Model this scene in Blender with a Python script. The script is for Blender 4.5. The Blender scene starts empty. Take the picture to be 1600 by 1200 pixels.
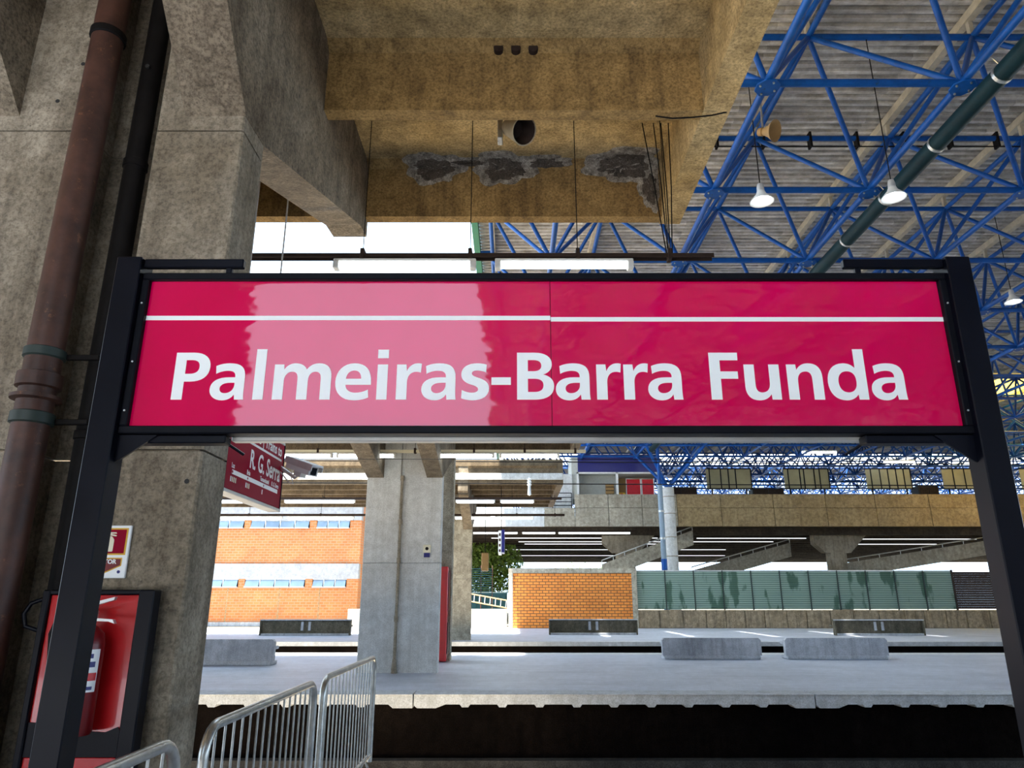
import bpy, math, random
from mathutils import Vector, Matrix
random.seed(7)
PI = math.pi
SC = bpy.context.scene
COL = SC.collection

# ------------------------------------------------------------------ camera
cam_d = bpy.data.cameras.new('camera')
cam_d.sensor_fit = 'HORIZONTAL'
cam_d.sensor_width = 36.0
cam_d.lens = 36.0 * 1115.0 / 1600.0
cam_d.clip_start = 0.05
cam_d.clip_end = 500
cam = bpy.data.objects.new('camera', cam_d)
COL.objects.link(cam)
PITCH = math.radians(16.77)
cam.location = (0, 0, 1.6)
cam.rotation_euler = (PI / 2 + PITCH, 0, 0)
SC.camera = cam

# ------------------------------------------------------------------ sky, sun, exposure
world = bpy.data.worlds.new('world')
SC.world = world
world.use_nodes = True
wn = world.node_tree
wn.nodes.clear()
wo = wn.nodes.new('ShaderNodeOutputWorld')
wb = wn.nodes.new('ShaderNodeBackground')
wb.inputs['Color'].default_value = (0.62, 0.80, 1.0, 1)
wb.inputs['Strength'].default_value = 3.4
wn.links.new(wb.outputs[0], wo.inputs[0])

sun_d = bpy.data.lights.new('sun', 'SUN')
sun_d.energy = 34.0
sun_d.angle = math.radians(1.5)
sun_d.color = (1.0, 0.95, 0.86)
sun = bpy.data.objects.new('sun', sun_d)
COL.objects.link(sun)
sun.rotation_euler = Vector((0.12, 0.24, -1.0)).to_track_quat('-Z', 'Y').to_euler()

SC.view_settings.view_transform = 'Standard'
SC.view_settings.look = 'None'
SC.view_settings.exposure = 0.15
SC.view_settings.gamma = 1.0
SC.view_settings.use_curve_mapping = False

# ------------------------------------------------------------------ helpers
CT, ST = math.cos(PITCH), math.sin(PITCH)


def at(px, py, Y):
    """world point on the vertical plane at depth Y that the 1600x1200 photograph shows at (px, py)"""
    a = (px - 800) / 1115.0
    b = (600 - py) / 1115.0
    k = Y / (CT - b * ST)
    return Vector((a * k, Y, 1.6 + (ST + b * CT) * k))


def lin(r, g, b):
    def f(c):
        c /= 255.0
        return c / 12.92 if c <= 0.04045 else ((c + 0.055) / 1.055) ** 2.4
    return (f(r), f(g), f(b), 1.0)


class MB:
    def __init__(self):
        self.v, self.f = [], []

    def add(self, vs, fs):
        o = len(self.v)
        self.v += [tuple(p) for p in vs]
        self.f += [tuple(i + o for i in f) for f in fs]
        return self

    def box(self, x0, x1, y0, y1, z0, z1):
        vs = [(x0, y0, z0), (x1, y0, z0), (x1, y1, z0), (x0, y1, z0), (x0, y0, z1), (x1, y0, z1), (x1, y1, z1), (x0, y1, z1)]
        return self.add(vs, [(0, 3, 2, 1), (4, 5, 6, 7), (0, 1, 5, 4), (1, 2, 6, 5), (2, 3, 7, 6), (3, 0, 4, 7)])

    def bbox(self, x0, x1, y0, y1, z0, z1, c=0.01):
        """box with chamfered edges"""
        vs = []
        for (sx, X) in ((1, x0), (-1, x1)):
            for (sy, Y) in ((1, y0), (-1, y1)):
                for (sz, Z) in ((1, z0), (-1, z1)):
                    vs += [(X, Y + sy * c, Z + sz * c), (X + sx * c, Y, Z + sz * c), (X + sx * c, Y + sy * c, Z)]
        def i(a, b, d, k):
            return ((a * 2 + b) * 2 + d) * 3 + k
        fs = []
        fs.append((i(0, 0, 0, 0), i(0, 0, 1, 0), i(0, 1, 1, 0), i(0, 1, 0, 0)))
        fs.append((i(1, 0, 0, 0), i(1, 1, 0, 0), i(1, 1, 1, 0), i(1, 0, 1, 0)))
        fs.append((i(0, 0, 0, 1), i(1, 0, 0, 1), i(1, 0, 1, 1), i(0, 0, 1, 1)))
        fs.append((i(0, 1, 0, 1), i(0, 1, 1, 1), i(1, 1, 1, 1), i(1, 1, 0, 1)))
        fs.append((i(0, 0, 0, 2), i(0, 1, 0, 2), i(1, 1, 0, 2), i(1, 0, 0, 2)))
        fs.append((i(0, 0, 1, 2), i(1, 0, 1, 2), i(1, 1, 1, 2), i(0, 1, 1, 2)))
        for d in (0, 1):
            for b in (0, 1):
                fs.append((i(0, b, d, 1), i(0, b, d, 2), i(1, b, d, 2), i(1, b, d, 1)))
            for a in (0, 1):
                fs.append((i(a, 0, d, 0), i(a, 0, d, 2), i(a, 1, d, 2), i(a, 1, d, 0)))
        for a in (0, 1):
            for b in (0, 1):
                fs.append((i(a, b, 0, 0), i(a, b, 0, 1), i(a, b, 1, 1), i(a, b, 1, 0)))
                for d in (0, 1):
                    fs.append((i(a, b, d, 0), i(a, b, d, 1), i(a, b, d, 2)))
        return self.add(vs, fs)

    def prism(self, pts, axis, a0, a1):
        """polygon pts extruded along axis; for axis x: pts=(y,z), y: (x,z), z: (x,y)"""
        def mk(p, a):
            return {'x': (a, p[0], p[1]), 'y': (p[0], a, p[1]), 'z': (p[0], p[1], a)}[axis]
        n = len(pts)
        vs = [mk(p, a0) for p in pts] + [mk(p, a1) for p in pts]
        fs = [tuple(range(n)), tuple(range(2 * n - 1, n - 1, -1))]
        fs += [(k, n + k, n + (k + 1) % n, (k + 1) % n) for k in range(n)]
        return self.add(vs, fs)

    def tube(self, path, r, n=10, closed=False, caps=True):
        P = [Vector(p) for p in path]
        m = len(P)
        R = r if isinstance(r, (list, tuple)) else [r] * m
        rings = []
        ref = None
        for k in range(m):
            if closed:
                d = (P[(k + 1) % m] - P[k - 1]).normalized()
            elif k == 0:
                d = (P[1] - P[0]).normalized()
            elif k == m - 1:
                d = (P[-1] - P[-2]).normalized()
            else:
                d = ((P[k + 1] - P[k]).normalized() + (P[k] - P[k - 1]).normalized()).normalized()
            if ref is None:
                ref = Vector((0, 0, 1)) if abs(d.z) < 0.9 else Vector((1, 0, 0))
            u = (ref - d * ref.dot(d)).normalized()
            ref = u
            w = d.cross(u)
            rings.append([P[k] + (u * math.cos(2 * PI * j / n) + w * math.sin(2 * PI * j / n)) * R[k] for j in range(n)])
        vs = [p for q in rings for p in q]
        fs = []
        for k in range(m if closed else m - 1):
            a, b = k * n, ((k + 1) % m) * n
            fs += [(a + j, a + (j + 1) % n, b + (j + 1) % n, b + j) for j in range(n)]
        if caps and not closed:
            fs += [tuple(range(n - 1, -1, -1)), tuple((m - 1) * n + j for j in range(n))]
        return self.add(vs, fs)

    def lathe(self, prof, c, n=20):
        """profile [(r, z)...] around the vertical axis at c=(x, y, z)"""
        vs = [(c[0] + r * math.cos(2 * PI * j / n), c[1] + r * math.sin(2 * PI * j / n), c[2] + z) for r, z in prof for j in range(n)]
        fs = []
        for k in range(len(prof) - 1):
            fs += [(k * n + j, k * n + (j + 1) % n, (k + 1) * n + (j + 1) % n, (k + 1) * n + j) for j in range(n)]
        return self.add(vs, fs)

    def mesh(self, name):
        me = bpy.data.meshes.new(name)
        me.from_pydata(self.v, [], self.f)
        me.update()
        return me

    def build(self, name, mat, parent=None, smooth=False):
        me = self.mesh(name)
        me.materials.append(mat)
        return link(name, me, parent, smooth)


def link(name, me, parent=None, smooth=False):
    if smooth:
        me.polygons.foreach_set('use_smooth', [True] * len(me.polygons))
        me.set_sharp_from_angle(angle=math.radians(40))
    o = bpy.data.objects.new(name, me)
    COL.objects.link(o)
    o.parent = parent
    return o


def tag(o, label=None, cat=None, group=None, kind=None):
    if label:
        o['label'] = label
    if cat:
        o['category'] = cat
    if group:
        o['group'] = group
    if kind:
        o['kind'] = kind
    return o


def empty(name, loc=(0, 0, 0), label=None, cat=None, group=None, kind=None):
    o = bpy.data.objects.new(name, None)
    o.location = loc
    o.empty_display_size = 0.1
    COL.objects.link(o)
    return tag(o, label, cat, group, kind)


def adopt(child, parent):
    """parent a world-built mesh under a moved empty and keep it where it is"""
    child.parent = parent
    child.matrix_parent_inverse = Matrix.Translation(parent.location).inverted()
    return child


# ------------------------------------------------------------------ materials
def nodes_of(name):
    m = bpy.data.materials.new(name)
    m.use_nodes = True
    nt = m.node_tree
    b = nt.nodes['Principled BSDF']
    return m, nt, b


def N(nt, typ, **kw):
    n = nt.nodes.new(typ)
    for k, v in kw.items():
        setattr(n, k, v)
    return n


def coords(nt, scale=(1, 1, 1)):
    tc = N(nt, 'ShaderNodeTexCoord')
    mp = N(nt, 'ShaderNodeMapping')
    mp.inputs['Scale'].default_value = scale
    nt.links.new(tc.outputs['Object'], mp.inputs['Vector'])
    return mp.outputs['Vector']


def noise(nt, vec, scale, detail=6, rough=0.6):
    n = N(nt, 'ShaderNodeTexNoise')
    n.inputs['Scale'].default_value = scale
    n.inputs['Detail'].default_value = detail
    n.inputs['Roughness'].default_value = rough
    nt.links.new(vec, n.inputs['Vector'])
    return n.outputs['Fac']


def ramp(nt, fac, stops):
    r = N(nt, 'ShaderNodeValToRGB')
    el = r.color_ramp.elements
    while len(el) < len(stops):
        el.new(0.5)
    for e, (p, c) in zip(el, stops):
        e.position = p
        e.color = c if len(c) == 4 else (*c, 1)
    nt.links.new(fac, r.inputs['Fac'])
    return r.outputs['Color']


def mixc(nt, fac, a, b, mode='MIX'):
    m = N(nt, 'ShaderNodeMix', data_type='RGBA', blend_type=mode)
    for sock, v in ((m.inputs['Factor'], fac), (m.inputs['A'], a), (m.inputs['B'], b)):
        pass
    ins = [s for s in m.inputs if s.type == 'RGBA']
    f = m.inputs[0]
    if isinstance(fac, (int, float)):
        f.default_value = fac
    else:
        nt.links.new(fac, f)
    for s, v in zip(ins, (a, b)):
        if isinstance(v, tuple):
            s.default_value = v
        else:
            nt.links.new(v, s)
    return [s for s in m.outputs if s.type == 'RGBA'][0]


def bump(nt, b, h, strength=0.3, dist=0.02):
    n = N(nt, 'ShaderNodeBump')
    n.inputs['Strength'].default_value = strength
    n.inputs['Distance'].default_value = dist
    nt.links.new(h, n.inputs['Height'])
    nt.links.new(n.outputs['Normal'], b.inputs['Normal'])


G0 = (0, 0, 0, 1)
G1 = (1, 1, 1, 1)


def concrete(name, c0, c1, cs, stain=0.5, streak=(5, 5, 0.35), big=0.7, rough=0.85, pits=0.6, fine=40, bump_s=0.35, mot=1.0):
    """cast concrete: two tones of mottling, run-down stains, air holes"""
    m, nt, b = nodes_of(name)
    v = coords(nt)
    n1 = noise(nt, v, big, 8, 0.65)
    col = ramp(nt, n1, [(0.33, c0), (0.67, c1)])
    n2 = noise(nt, v, 5.5, 8, 0.7)
    col = mixc(nt, 0.75 * mot, col, ramp(nt, n2, [(0.32, (0.42, 0.40, 0.37, 1)), (0.66, (1.28, 1.28, 1.28, 1))]), 'MULTIPLY')
    vs = coords(nt, streak)
    n3 = noise(nt, vs, 1.0, 7, 0.7)
    col = mixc(nt, ramp(nt, n3, [(0.48, G0), (0.74, (stain,) * 3)]), col, cs)
    nf = noise(nt, v, fine, 4, 0.75)
    col = mixc(nt, 0.9 * mot, col, ramp(nt, nf, [(0.36, (0.40, 0.39, 0.37, 1)), (0.58, (1.15, 1.15, 1.15, 1))]), 'MULTIPLY')
    vo = N(nt, 'ShaderNodeTexVoronoi')
    vo.inputs['Scale'].default_value = 16
    nt.links.new(v, vo.inputs['Vector'])
    pit = ramp(nt, vo.outputs['Distance'], [(0.05, (1, 1, 1, 1)), (0.11, G0)])
    pm = N(nt, 'ShaderNodeMath', operation='MULTIPLY')
    nt.links.new(pit, pm.inputs[0])
    nt.links.new(ramp(nt, noise(nt, v, 2.3, 3), [(0.5, G0), (0.6, (pits,) * 3)]), pm.inputs[1])
    col = mixc(nt, pm.outputs[0], col, (0.03, 0.028, 0.025, 1))
    nt.links.new(col, b.inputs['Base Color'])
    b.inputs['Roughness'].default_value = rough
    b.inputs['Specular IOR Level'].default_value = 0.3
    bump(nt, b, nf, bump_s, 0.01)
    return m


def paint(name, c, rough=0.4, metal=0.0, wear=0.15, wc=None, scale=7.0, coat=0.0, spec=None):
    m, nt, b = nodes_of(name)
    v = coords(nt)
    n1 = noise(nt, v, scale, 7, 0.65)
    k = 1 - wear
    dark = tuple(x * k for x in c[:3]) + (1,)
    col = ramp(nt, n1, [(0.35, dark), (0.65, c)])
    if wc:
        col = mixc(nt, ramp(nt, noise(nt, v, scale * 3, 8, 0.75), [(0.6, G0), (0.68, G1)]), col, wc)
    nt.links.new(col, b.inputs['Base Color'])
    rr = N(nt, 'ShaderNodeMapRange')
    rr.inputs['To Min'].default_value = max(0.02, rough - 0.08)
    rr.inputs['To Max'].default_value = rough + 0.1
    nt.links.new(n1, rr.inputs['Value'])
    nt.links.new(rr.outputs[0], b.inputs['Roughness'])
    b.inputs['Metallic'].default_value = metal
    b.inputs['Coat Weight'].default_value = coat
    if spec is not None:
        b.inputs['Specular IOR Level'].default_value = spec
    return m


def emit(name, c, s):
    m, nt, b = nodes_of(name)
    b.inputs['Base Color'].default_value = (0.8, 0.8, 0.8, 1)
    b.inputs['Emission Color'].default_value = c
    b.inputs['Emission Strength'].default_value = s
    return m


def brick(name, c1, c2, mortar, sx=1.0):
    m, nt, b = nodes_of(name)
    tc = N(nt, 'ShaderNodeTexCoord')
    sp = N(nt, 'ShaderNodeSeparateXYZ')
    nt.links.new(tc.outputs['Object'], sp.inputs[0])
    ad = N(nt, 'ShaderNodeMath', operation='ADD')
    nt.links.new(sp.outputs['X'], ad.inputs[0])
    nt.links.new(sp.outputs['Y'], ad.inputs[1])
    cb = N(nt, 'ShaderNodeCombineXYZ')
    nt.links.new(ad.outputs[0], cb.inputs['X'])
    nt.links.new(sp.outputs['Z'], cb.inputs['Y'])
    bt = N(nt, 'ShaderNodeTexBrick')
    bt.inputs['Color1'].default_value = c1
    bt.inputs['Color2'].default_value = c2
    bt.inputs['Mortar'].default_value = mortar
    bt.inputs['Scale'].default_value = 1.0
    bt.inputs['Brick Width'].default_value = 0.36
    bt.inputs['Row Height'].default_value = 0.16
    bt.inputs['Mortar Size'].default_value = 0.024
    bt.inputs['Mortar Smooth'].default_value = 0.2
    nt.links.new(cb.outputs[0], bt.inputs['Vector'])
    n = noise(nt, coords(nt), 0.8, 6)
    col = mixc(nt, 0.6, bt.outputs['Color'], ramp(nt, n, [(0.3, (0.7, 0.66, 0.62, 1)), (0.7, (1.1, 1.1, 1.1, 1))]), 'MULTIPLY')
    nt.links.new(col, b.inputs['Base Color'])
    b.inputs['Roughness'].default_value = 0.85
    inv = N(nt, 'ShaderNodeMath', operation='SUBTRACT')
    inv.inputs[0].default_value = 1.0
    nt.links.new(bt.outputs['Fac'], inv.inputs[1])
    bump(nt, b, inv.outputs[0], 0.6, 0.02)
    return m


M = {}
M['tan'] = concrete('concrete_tan', (0.40, 0.27, 0.105, 1), (0.68, 0.51, 0.26, 1), (0.10, 0.06, 0.022, 1), 0.6, mot=0.85)
M['beam'] = concrete('concrete_beam', (0.18, 0.14, 0.095, 1), (0.31, 0.26, 0.19, 1), (0.06, 0.045, 0.03, 1), 0.7)
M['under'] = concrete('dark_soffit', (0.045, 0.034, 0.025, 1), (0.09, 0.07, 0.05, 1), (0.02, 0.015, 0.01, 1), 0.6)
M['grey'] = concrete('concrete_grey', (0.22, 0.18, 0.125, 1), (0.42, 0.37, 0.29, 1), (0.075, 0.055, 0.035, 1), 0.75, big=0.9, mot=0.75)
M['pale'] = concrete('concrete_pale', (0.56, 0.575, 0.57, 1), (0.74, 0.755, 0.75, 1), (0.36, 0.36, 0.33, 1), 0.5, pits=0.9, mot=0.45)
M['mid'] = concrete('concrete_mid', (0.36, 0.33, 0.26, 1), (0.50, 0.46, 0.37, 1), (0.14, 0.11, 0.08, 1), 0.5)
M['ochre'] = concrete('concrete_ochre', (0.33, 0.24, 0.12, 1), (0.47, 0.36, 0.2, 1), (0.15, 0.1, 0.05, 1), 0.5)
M['stone'] = concrete('stone_wall', (0.25, 0.19, 0.12, 1), (0.40, 0.32, 0.22, 1), (0.06, 0.045, 0.03, 1), 0.8, big=2.0)
M['deck'] = concrete('platform_paving', (0.40, 0.44, 0.53, 1), (0.54, 0.58, 0.68, 1), (0.28, 0.31, 0.37, 1), 0.6, streak=(0.25, 3.5, 1), rough=0.45, pits=0.2, mot=0.4)
M['coping'] = concrete('coping_stone', (0.46, 0.49, 0.53, 1), (0.58, 0.61, 0.65, 1), (0.22, 0.22, 0.22, 1), 0.4, pits=0.4, mot=0.5)
M['pit_shade'] = concrete('shade_black_concrete', (0.004, 0.003, 0.003, 1), (0.011, 0.008, 0.007, 1), (0.002, 0.002, 0.002, 1), 0.8)  # black tone carries the shade under the platform edges
M['kerb'] = concrete('grey_kerb', (0.05, 0.047, 0.045, 1), (0.10, 0.095, 0.09, 1), (0.02, 0.02, 0.02, 1), 0.7)  # dark grey kerb, lighter than the pit wall
M['track'] = concrete('track_bed', (0.42, 0.36, 0.27, 1), (0.56, 0.49, 0.38, 1), (0.25, 0.20, 0.15, 1), 0.6, streak=(1.5, 1.5, 1.5))
M['bench_dark'] = concrete('bench_concrete_dark', (0.10, 0.09, 0.06, 1), (0.17, 0.15, 0.11, 1), (0.03, 0.03, 0.02, 1), 0.7)
M['band_conc'] = concrete('band_concrete', (0.34, 0.34, 0.34, 1), (0.45, 0.45, 0.45, 1), (0.3, 0.29, 0.27, 1), 0.5, mot=0.5)
M['bench'] = concrete('bench_concrete', (0.38, 0.40, 0.44, 1), (0.56, 0.58, 0.62, 1), (0.14, 0.14, 0.15, 1), 0.7, mot=0.5)
M['crust'] = concrete('lime_crust', (0.20, 0.17, 0.14, 1), (0.62, 0.57, 0.48, 1), (0.04, 0.035, 0.03, 1), 0.9, streak=(9, 9, 9), big=14, fine=70, bump_s=1.0)
M['damp'] = concrete('damp_concrete', (0.05, 0.042, 0.034, 1), (0.22, 0.18, 0.14, 1), (0.02, 0.018, 0.015, 1), 0.9, streak=(9, 9, 9), big=9, fine=60, bump_s=1.0)
M['rib'] = concrete('brown_rib_concrete', (0.24, 0.145, 0.05, 1), (0.46, 0.30, 0.115, 1), (0.06, 0.035, 0.015, 1), 0.7, mot=0.85)  # formwork brown, deepened to put shade into the rib faces
M['far'] = concrete('shaded_canopy_concrete', (0.12, 0.085, 0.05, 1), (0.24, 0.18, 0.11, 1), (0.04, 0.03, 0.02, 1), 0.6, mot=0.8)  # darker copy of the canopy concrete, shade put into its colour
M['brick'] = brick('orange_brick', (0.62, 0.205, 0.06, 1), (0.53, 0.16, 0.042, 1), (0.42, 0.26, 0.14, 1))
M['brick2'] = brick('deep_orange_brick', (0.85, 0.30, 0.05, 1), (0.74, 0.23, 0.035, 1), (0.20, 0.09, 0.03, 1))
M['blue'] = paint('blue_enamel', (0.004, 0.085, 0.38, 1), 0.35, 0, 0.45, (0.02, 0.05, 0.09, 1), 2.5, 0.0, 0.28)
M['paleblue'] = paint('faded_blue_enamel', (0.22, 0.30, 0.38, 1), 0.5)
M['navy'] = paint('navy_fascia', (0.012, 0.014, 0.16, 1), 0.35)
M['teal'] = paint('dark_teal_pipe', (0.006, 0.028, 0.036, 1), 0.5, 0, 0.4, None, 3, 0.0, 0.15)
M['black'] = paint('black_steel', (0.003, 0.0035, 0.008, 1), 0.34, 0.0, 0.3, None, 5, 0.0, 0.16)
M['frame'] = paint('black_sign_frame', (0.006, 0.0065, 0.01, 1), 0.42, 0.0, 0.3, None, 9, 0.0, 0.1)
M['galv'] = paint('galvanised_steel', (0.62, 0.62, 0.58, 1), 0.30, 0.85, 0.3, (0.3, 0.29, 0.26, 1), 14)
M['alu'] = paint('aluminium', (0.72, 0.73, 0.72, 1), 0.35, 0.6, 0.15)
M['beige'] = paint('beige_horn', (0.38, 0.31, 0.20, 1), 0.5, 0, 0.2)
M['white'] = paint('white_enamel', (0.78, 0.78, 0.75, 1), 0.4, 0, 0.1)
M['cream'] = paint('cream_enamel', (0.80, 0.76, 0.58, 1), 0.45, 0, 0.1)
M['rust'] = paint('rust_brown_pipe', (0.085, 0.034, 0.022, 1), 0.5, 0, 0.6, (0.16, 0.07, 0.035, 1), 5)
M['dkpipe'] = paint('black_pipe', (0.010, 0.0085, 0.008, 1), 0.6, 0, 0.5, None, 8, 0.0, 0.12)
M['band'] = paint('green_black_band', (0.02, 0.035, 0.03, 1), 0.5)
M['rail'] = paint('brown_channel', (0.05, 0.033, 0.026, 1), 0.6, 0, 0.4, None, 7, 0.0, 0.1)
M['purlin'] = paint('pale_purlin', (0.52, 0.49, 0.40, 1), 0.5, 0, 0.3, (0.2, 0.17, 0.13, 1), 4)
M['red'] = paint('red_enamel', (0.62, 0.012, 0.016, 1), 0.22, 0, 0.15, None, 4, 0.5)
M['dkred'] = paint('dark_red_enamel', (0.17, 0.004, 0.006, 1), 0.35, 0, 0.2, None, 6, 0.1)
M['wine'] = paint('wine_red_sign', (0.28, 0.0, 0.022, 1), 0.4, 0, 0.1, None, 3, 0.0, 0.08)
M['yellow'] = paint('yellow_print', (0.75, 0.42, 0.02, 1), 0.5)
M['print'] = paint('white_print', (0.90, 0.93, 0.93, 1), 0.45, 0, 0.03)
M['green'] = paint('green_flashing', (0.03, 0.20, 0.13, 1), 0.5)
M['glassblue'] = paint('window_glass', (0.30, 0.42, 0.55, 1), 0.08, 0, 0.3, None, 0.6)
M['panel'] = paint('yellowed_panel', (0.40, 0.37, 0.21, 1), 0.4, 0, 0.3, None, 0.5)
M['dark'] = paint('dark_void', (0.02, 0.02, 0.02, 1), 0.7)
M['shopwall'] = paint('shop_wall', (0.55, 0.57, 0.52, 1), 0.6)
M['wood'] = paint('tan_board', (0.42, 0.25, 0.09, 1), 0.6)
M['tube'] = emit('fluorescent_tube', (0.88, 0.97, 1.0, 1), 9.0)
M['tube_dim'] = emit('aged_fluorescent_tube', (0.95, 0.97, 1.0, 1), 1.1)
M['bulb'] = emit('high_bay_bulb', (0.80, 0.92, 1.0, 1), 40.0)
M['leaf'] = paint('tree_leaf', (0.34, 0.52, 0.09, 1), 0.6, 0, 0.5, None, 1.5)
M['bark'] = paint('tree_bark', (0.10, 0.07, 0.045, 1), 0.9)


def make_sign_red():
    m, nt, b = nodes_of('magenta_vinyl')
    v = coords(nt)
    n = noise(nt, v, 1.1, 4)
    col = ramp(nt, n, [(0.35, lin(206, 0, 72)), (0.65, lin(220, 0, 84))])
    nt.links.new(col, b.inputs['Base Color'])
    b.inputs['Roughness'].default_value = 0.5
    b.inputs['Specular IOR Level'].default_value = 0.0
    b.inputs['Coat Weight'].default_value = 1.0
    b.inputs['Coat Roughness'].default_value = 0.03
    b.inputs['Coat IOR'].default_value = 1.68
    nb = noise(nt, coords(nt, (1.5, 1, 4)), 1.3, 3, 0.5)
    nn = N(nt, 'ShaderNodeBump')
    nn.inputs['Strength'].default_value = 0.16
    nn.inputs['Distance'].default_value = 0.02
    nt.links.new(nb, nn.inputs['Height'])
    nt.links.new(nn.outputs['Normal'], b.inputs['Coat Normal'])
    return m


def make_sheet():
    m, nt, b = nodes_of('weathered_roof_sheet')
    v = coords(nt, (0.35, 3.0, 1))
    n1 = noise(nt, v, 1.0, 8, 0.7)
    col = ramp(nt, n1, [(0.3, (0.22, 0.22, 0.215, 1)), (0.50, (0.50, 0.505, 0.505, 1)), (0.70, (0.86, 0.87, 0.87, 1))])
    n2 = noise(nt, coords(nt, (2.5, 2.5, 2.5)), 1.0, 8, 0.75)
    col = mixc(nt, 0.8, col, ramp(nt, n2, [(0.35, (0.5, 0.48, 0.44, 1)), (0.65, (1.15, 1.15, 1.15, 1))]), 'MULTIPLY')
    nt.links.new(col, b.inputs['Base Color'])
    b.inputs['Roughness'].default_value = 0.6
    b.inputs['Metallic'].default_value = 0.0
    return m


def make_translucent(name, c):
    m, nt, b = nodes_of(name)
    out = nt.nodes['Material Output']
    tr = N(nt, 'ShaderNodeBsdfTranslucent')
    tr.inputs['Color'].default_value = c
    mx = N(nt, 'ShaderNodeMixShader')
    mx.inputs[0].default_value = 0.8
    b.inputs['Base Color'].default_value = c
    nt.links.new(b.outputs[0], mx.inputs[1])
    nt.links.new(tr.outputs[0], mx.inputs[2])
    nt.links.new(mx.outputs[0], out.inputs['Surface'])
    return m


def make_mesh_panel():
    """pale green perforated fence sheet: fine horizontal ribs and dark streaks of paint"""
    m, nt, b = nodes_of('fence_sheet')
    v = coords(nt)
    w = N(nt, 'ShaderNodeTexWave', wave_type='BANDS', bands_direction='Z')
    w.inputs['Scale'].default_value = 2.6
    w.inputs['Distortion'].default_value = 0.0
    nt.links.new(v, w.inputs['Vector'])
    col = ramp(nt, w.outputs['Fac'], [(0.2, (0.085, 0.15, 0.12, 1)), (0.6, (0.22, 0.31, 0.26, 1))])
    vs = coords(nt, (1.6, 1, 0.5))
    col = mixc(nt, ramp(nt, noise(nt, vs, 1.0, 3, 0.5), [(0.56, G0), (0.62, (0.8, 0.8, 0.8, 1))]), col, (0.012, 0.06, 0.03, 1))
    nt.links.new(col, b.inputs['Base Color'])
    b.inputs['Roughness'].default_value = 0.6
    bump(nt, b, w.outputs['Fac'], 0.5, 0.02)
    return m


M['pit_shade'].node_tree.nodes['Principled BSDF'].inputs['Specular IOR Level'].default_value = 0.03
M['magenta'] = make_sign_red()
M['sheet'] = make_sheet()
M['skylight'] = make_translucent('skylight_sheet', (0.9, 0.92, 0.9, 1))
M['yskylight'] = make_translucent('yellow_skylight_sheet', (0.9, 0.72, 0.25, 1))
M['fence'] = make_mesh_panel()

# ================================================================== SETTING
def block(name, mat, dims, label=None, cat=None, parent=None, kind='structure', bevel=0.0):
    mb = MB()
    if bevel:
        mb.bbox(*dims, c=bevel)
    else:
        mb.box(*dims)
    o = mb.build(name, mat, parent)
    if parent is None:
        tag(o, label, cat, None, kind)
    return o


# own platform, track pit, far platforms, ground
block('floor', M['deck'], (-40, 60, -12, 7.7, -0.25, 0.0), 'near station platform floor under the big magenta name sign', 'platform')
block('ground', M['track'], (-90, 120, -60, 140, -2.2, -1.45), 'dark track bed between the platforms', 'ground')
block('wall_pit_near', M['pit_shade'], (-40, 60, 6.9, 7.2, -1.45, -0.25), 'wall under the near platform edge', 'wall')
block('wall_pit_far', M['pit_shade'], (-40, 60, 14.2, 14.5, -1.45, -0.15), 'shade-black wall recessed under the opposite platform edge', 'wall')
block('trim_1', M['kerb'], (-40, 60, 13.95, 14.2, -1.45, -1.13), 'low grey kerb along the foot of the shade-black pit wall', 'kerb')
block('platform', M['deck'], (-40, 60, 13.75, 23.5, -0.15, 0.0), 'blue grey paving of the opposite platform across the track', 'platform')
block('platform', M['deck'], (-40, 60, 29.4, 43.6, -0.15, 0.0), 'grey paving of the farthest platform before the brick walls', 'platform')
block('wall_trench_near', M['pit_shade'], (-40, 60, 23.0, 23.3, -1.45, -0.15), 'wall below the rear edge of the opposite platform', 'wall')
block('wall_trench_far', M['pit_shade'], (-40, 60, 29.6, 29.9, -1.45, -0.15), 'black wall below the front edge of the farthest platform', 'wall')
block('pavement', M['mid'], (-90, 120, 43.6, 140, -1.45, -0.02), 'pale ground beyond the platforms behind the walls', 'ground')
# edge stones of the opposite platform, toothed underneath
plat_edge = empty('platform_edge', (0, 13.5, 0), 'pale toothed edge stones along the front of the opposite platform', 'kerb', None, 'structure')
xs = [-29.72, -22.72, -15.72, -8.72, -1.72, 5.28, 12.28, 19.28, 26.28]
for k in range(len(xs) - 1):
    a, b_ = xs[k] + 0.012, xs[k + 1] - 0.012
    pts = [(a, -0.006), (b_, -0.006), (b_, -0.17)]
    x = b_ - 0.38
    pts += [(b_ - 0.0, -0.215), (b_ - 0.34, -0.215), (b_ - 0.42, -0.155)]
    x = b_ - 0.9
    while x > a + 0.8:
        pts += [(x + 0.09, -0.155), (x + 0.055, -0.20), (x - 0.055, -0.20), (x - 0.09, -0.155)]
        x -= 0.648
    pts += [(a + 0.55, -0.155), (a + 0.38, -0.215), (a + 0.06, -0.215), (a, -0.17)]
    adopt(MB().prism(pts, 'y', 13.48, 13.75).build('edge_stone', M['coping']), plat_edge)
    adopt(MB().bbox(a, b_, 13.46, 14.0, -0.006, 0.012, 0.004).build('edge_capping', M['coping']), plat_edge)
block('trim_2', M['white'], (-40, 60, 22.95, 23.25, 0.0, 0.006), 'white strip painted as sunlight along the rear edge of the opposite platform', 'line')  # white colour stands in for a strip of sun on the paving
block('trim_3', M['coping'], (-40, 60, 29.3, 29.75, -0.14, 0.015), 'pale edge stones along the front of the farthest platform', 'kerb')
block('trim_4', M['coping'], (-40, 60, 23.2, 23.5, -0.14, 0.012), 'pale stones along the rear edge of the opposite platform', 'kerb')


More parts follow.
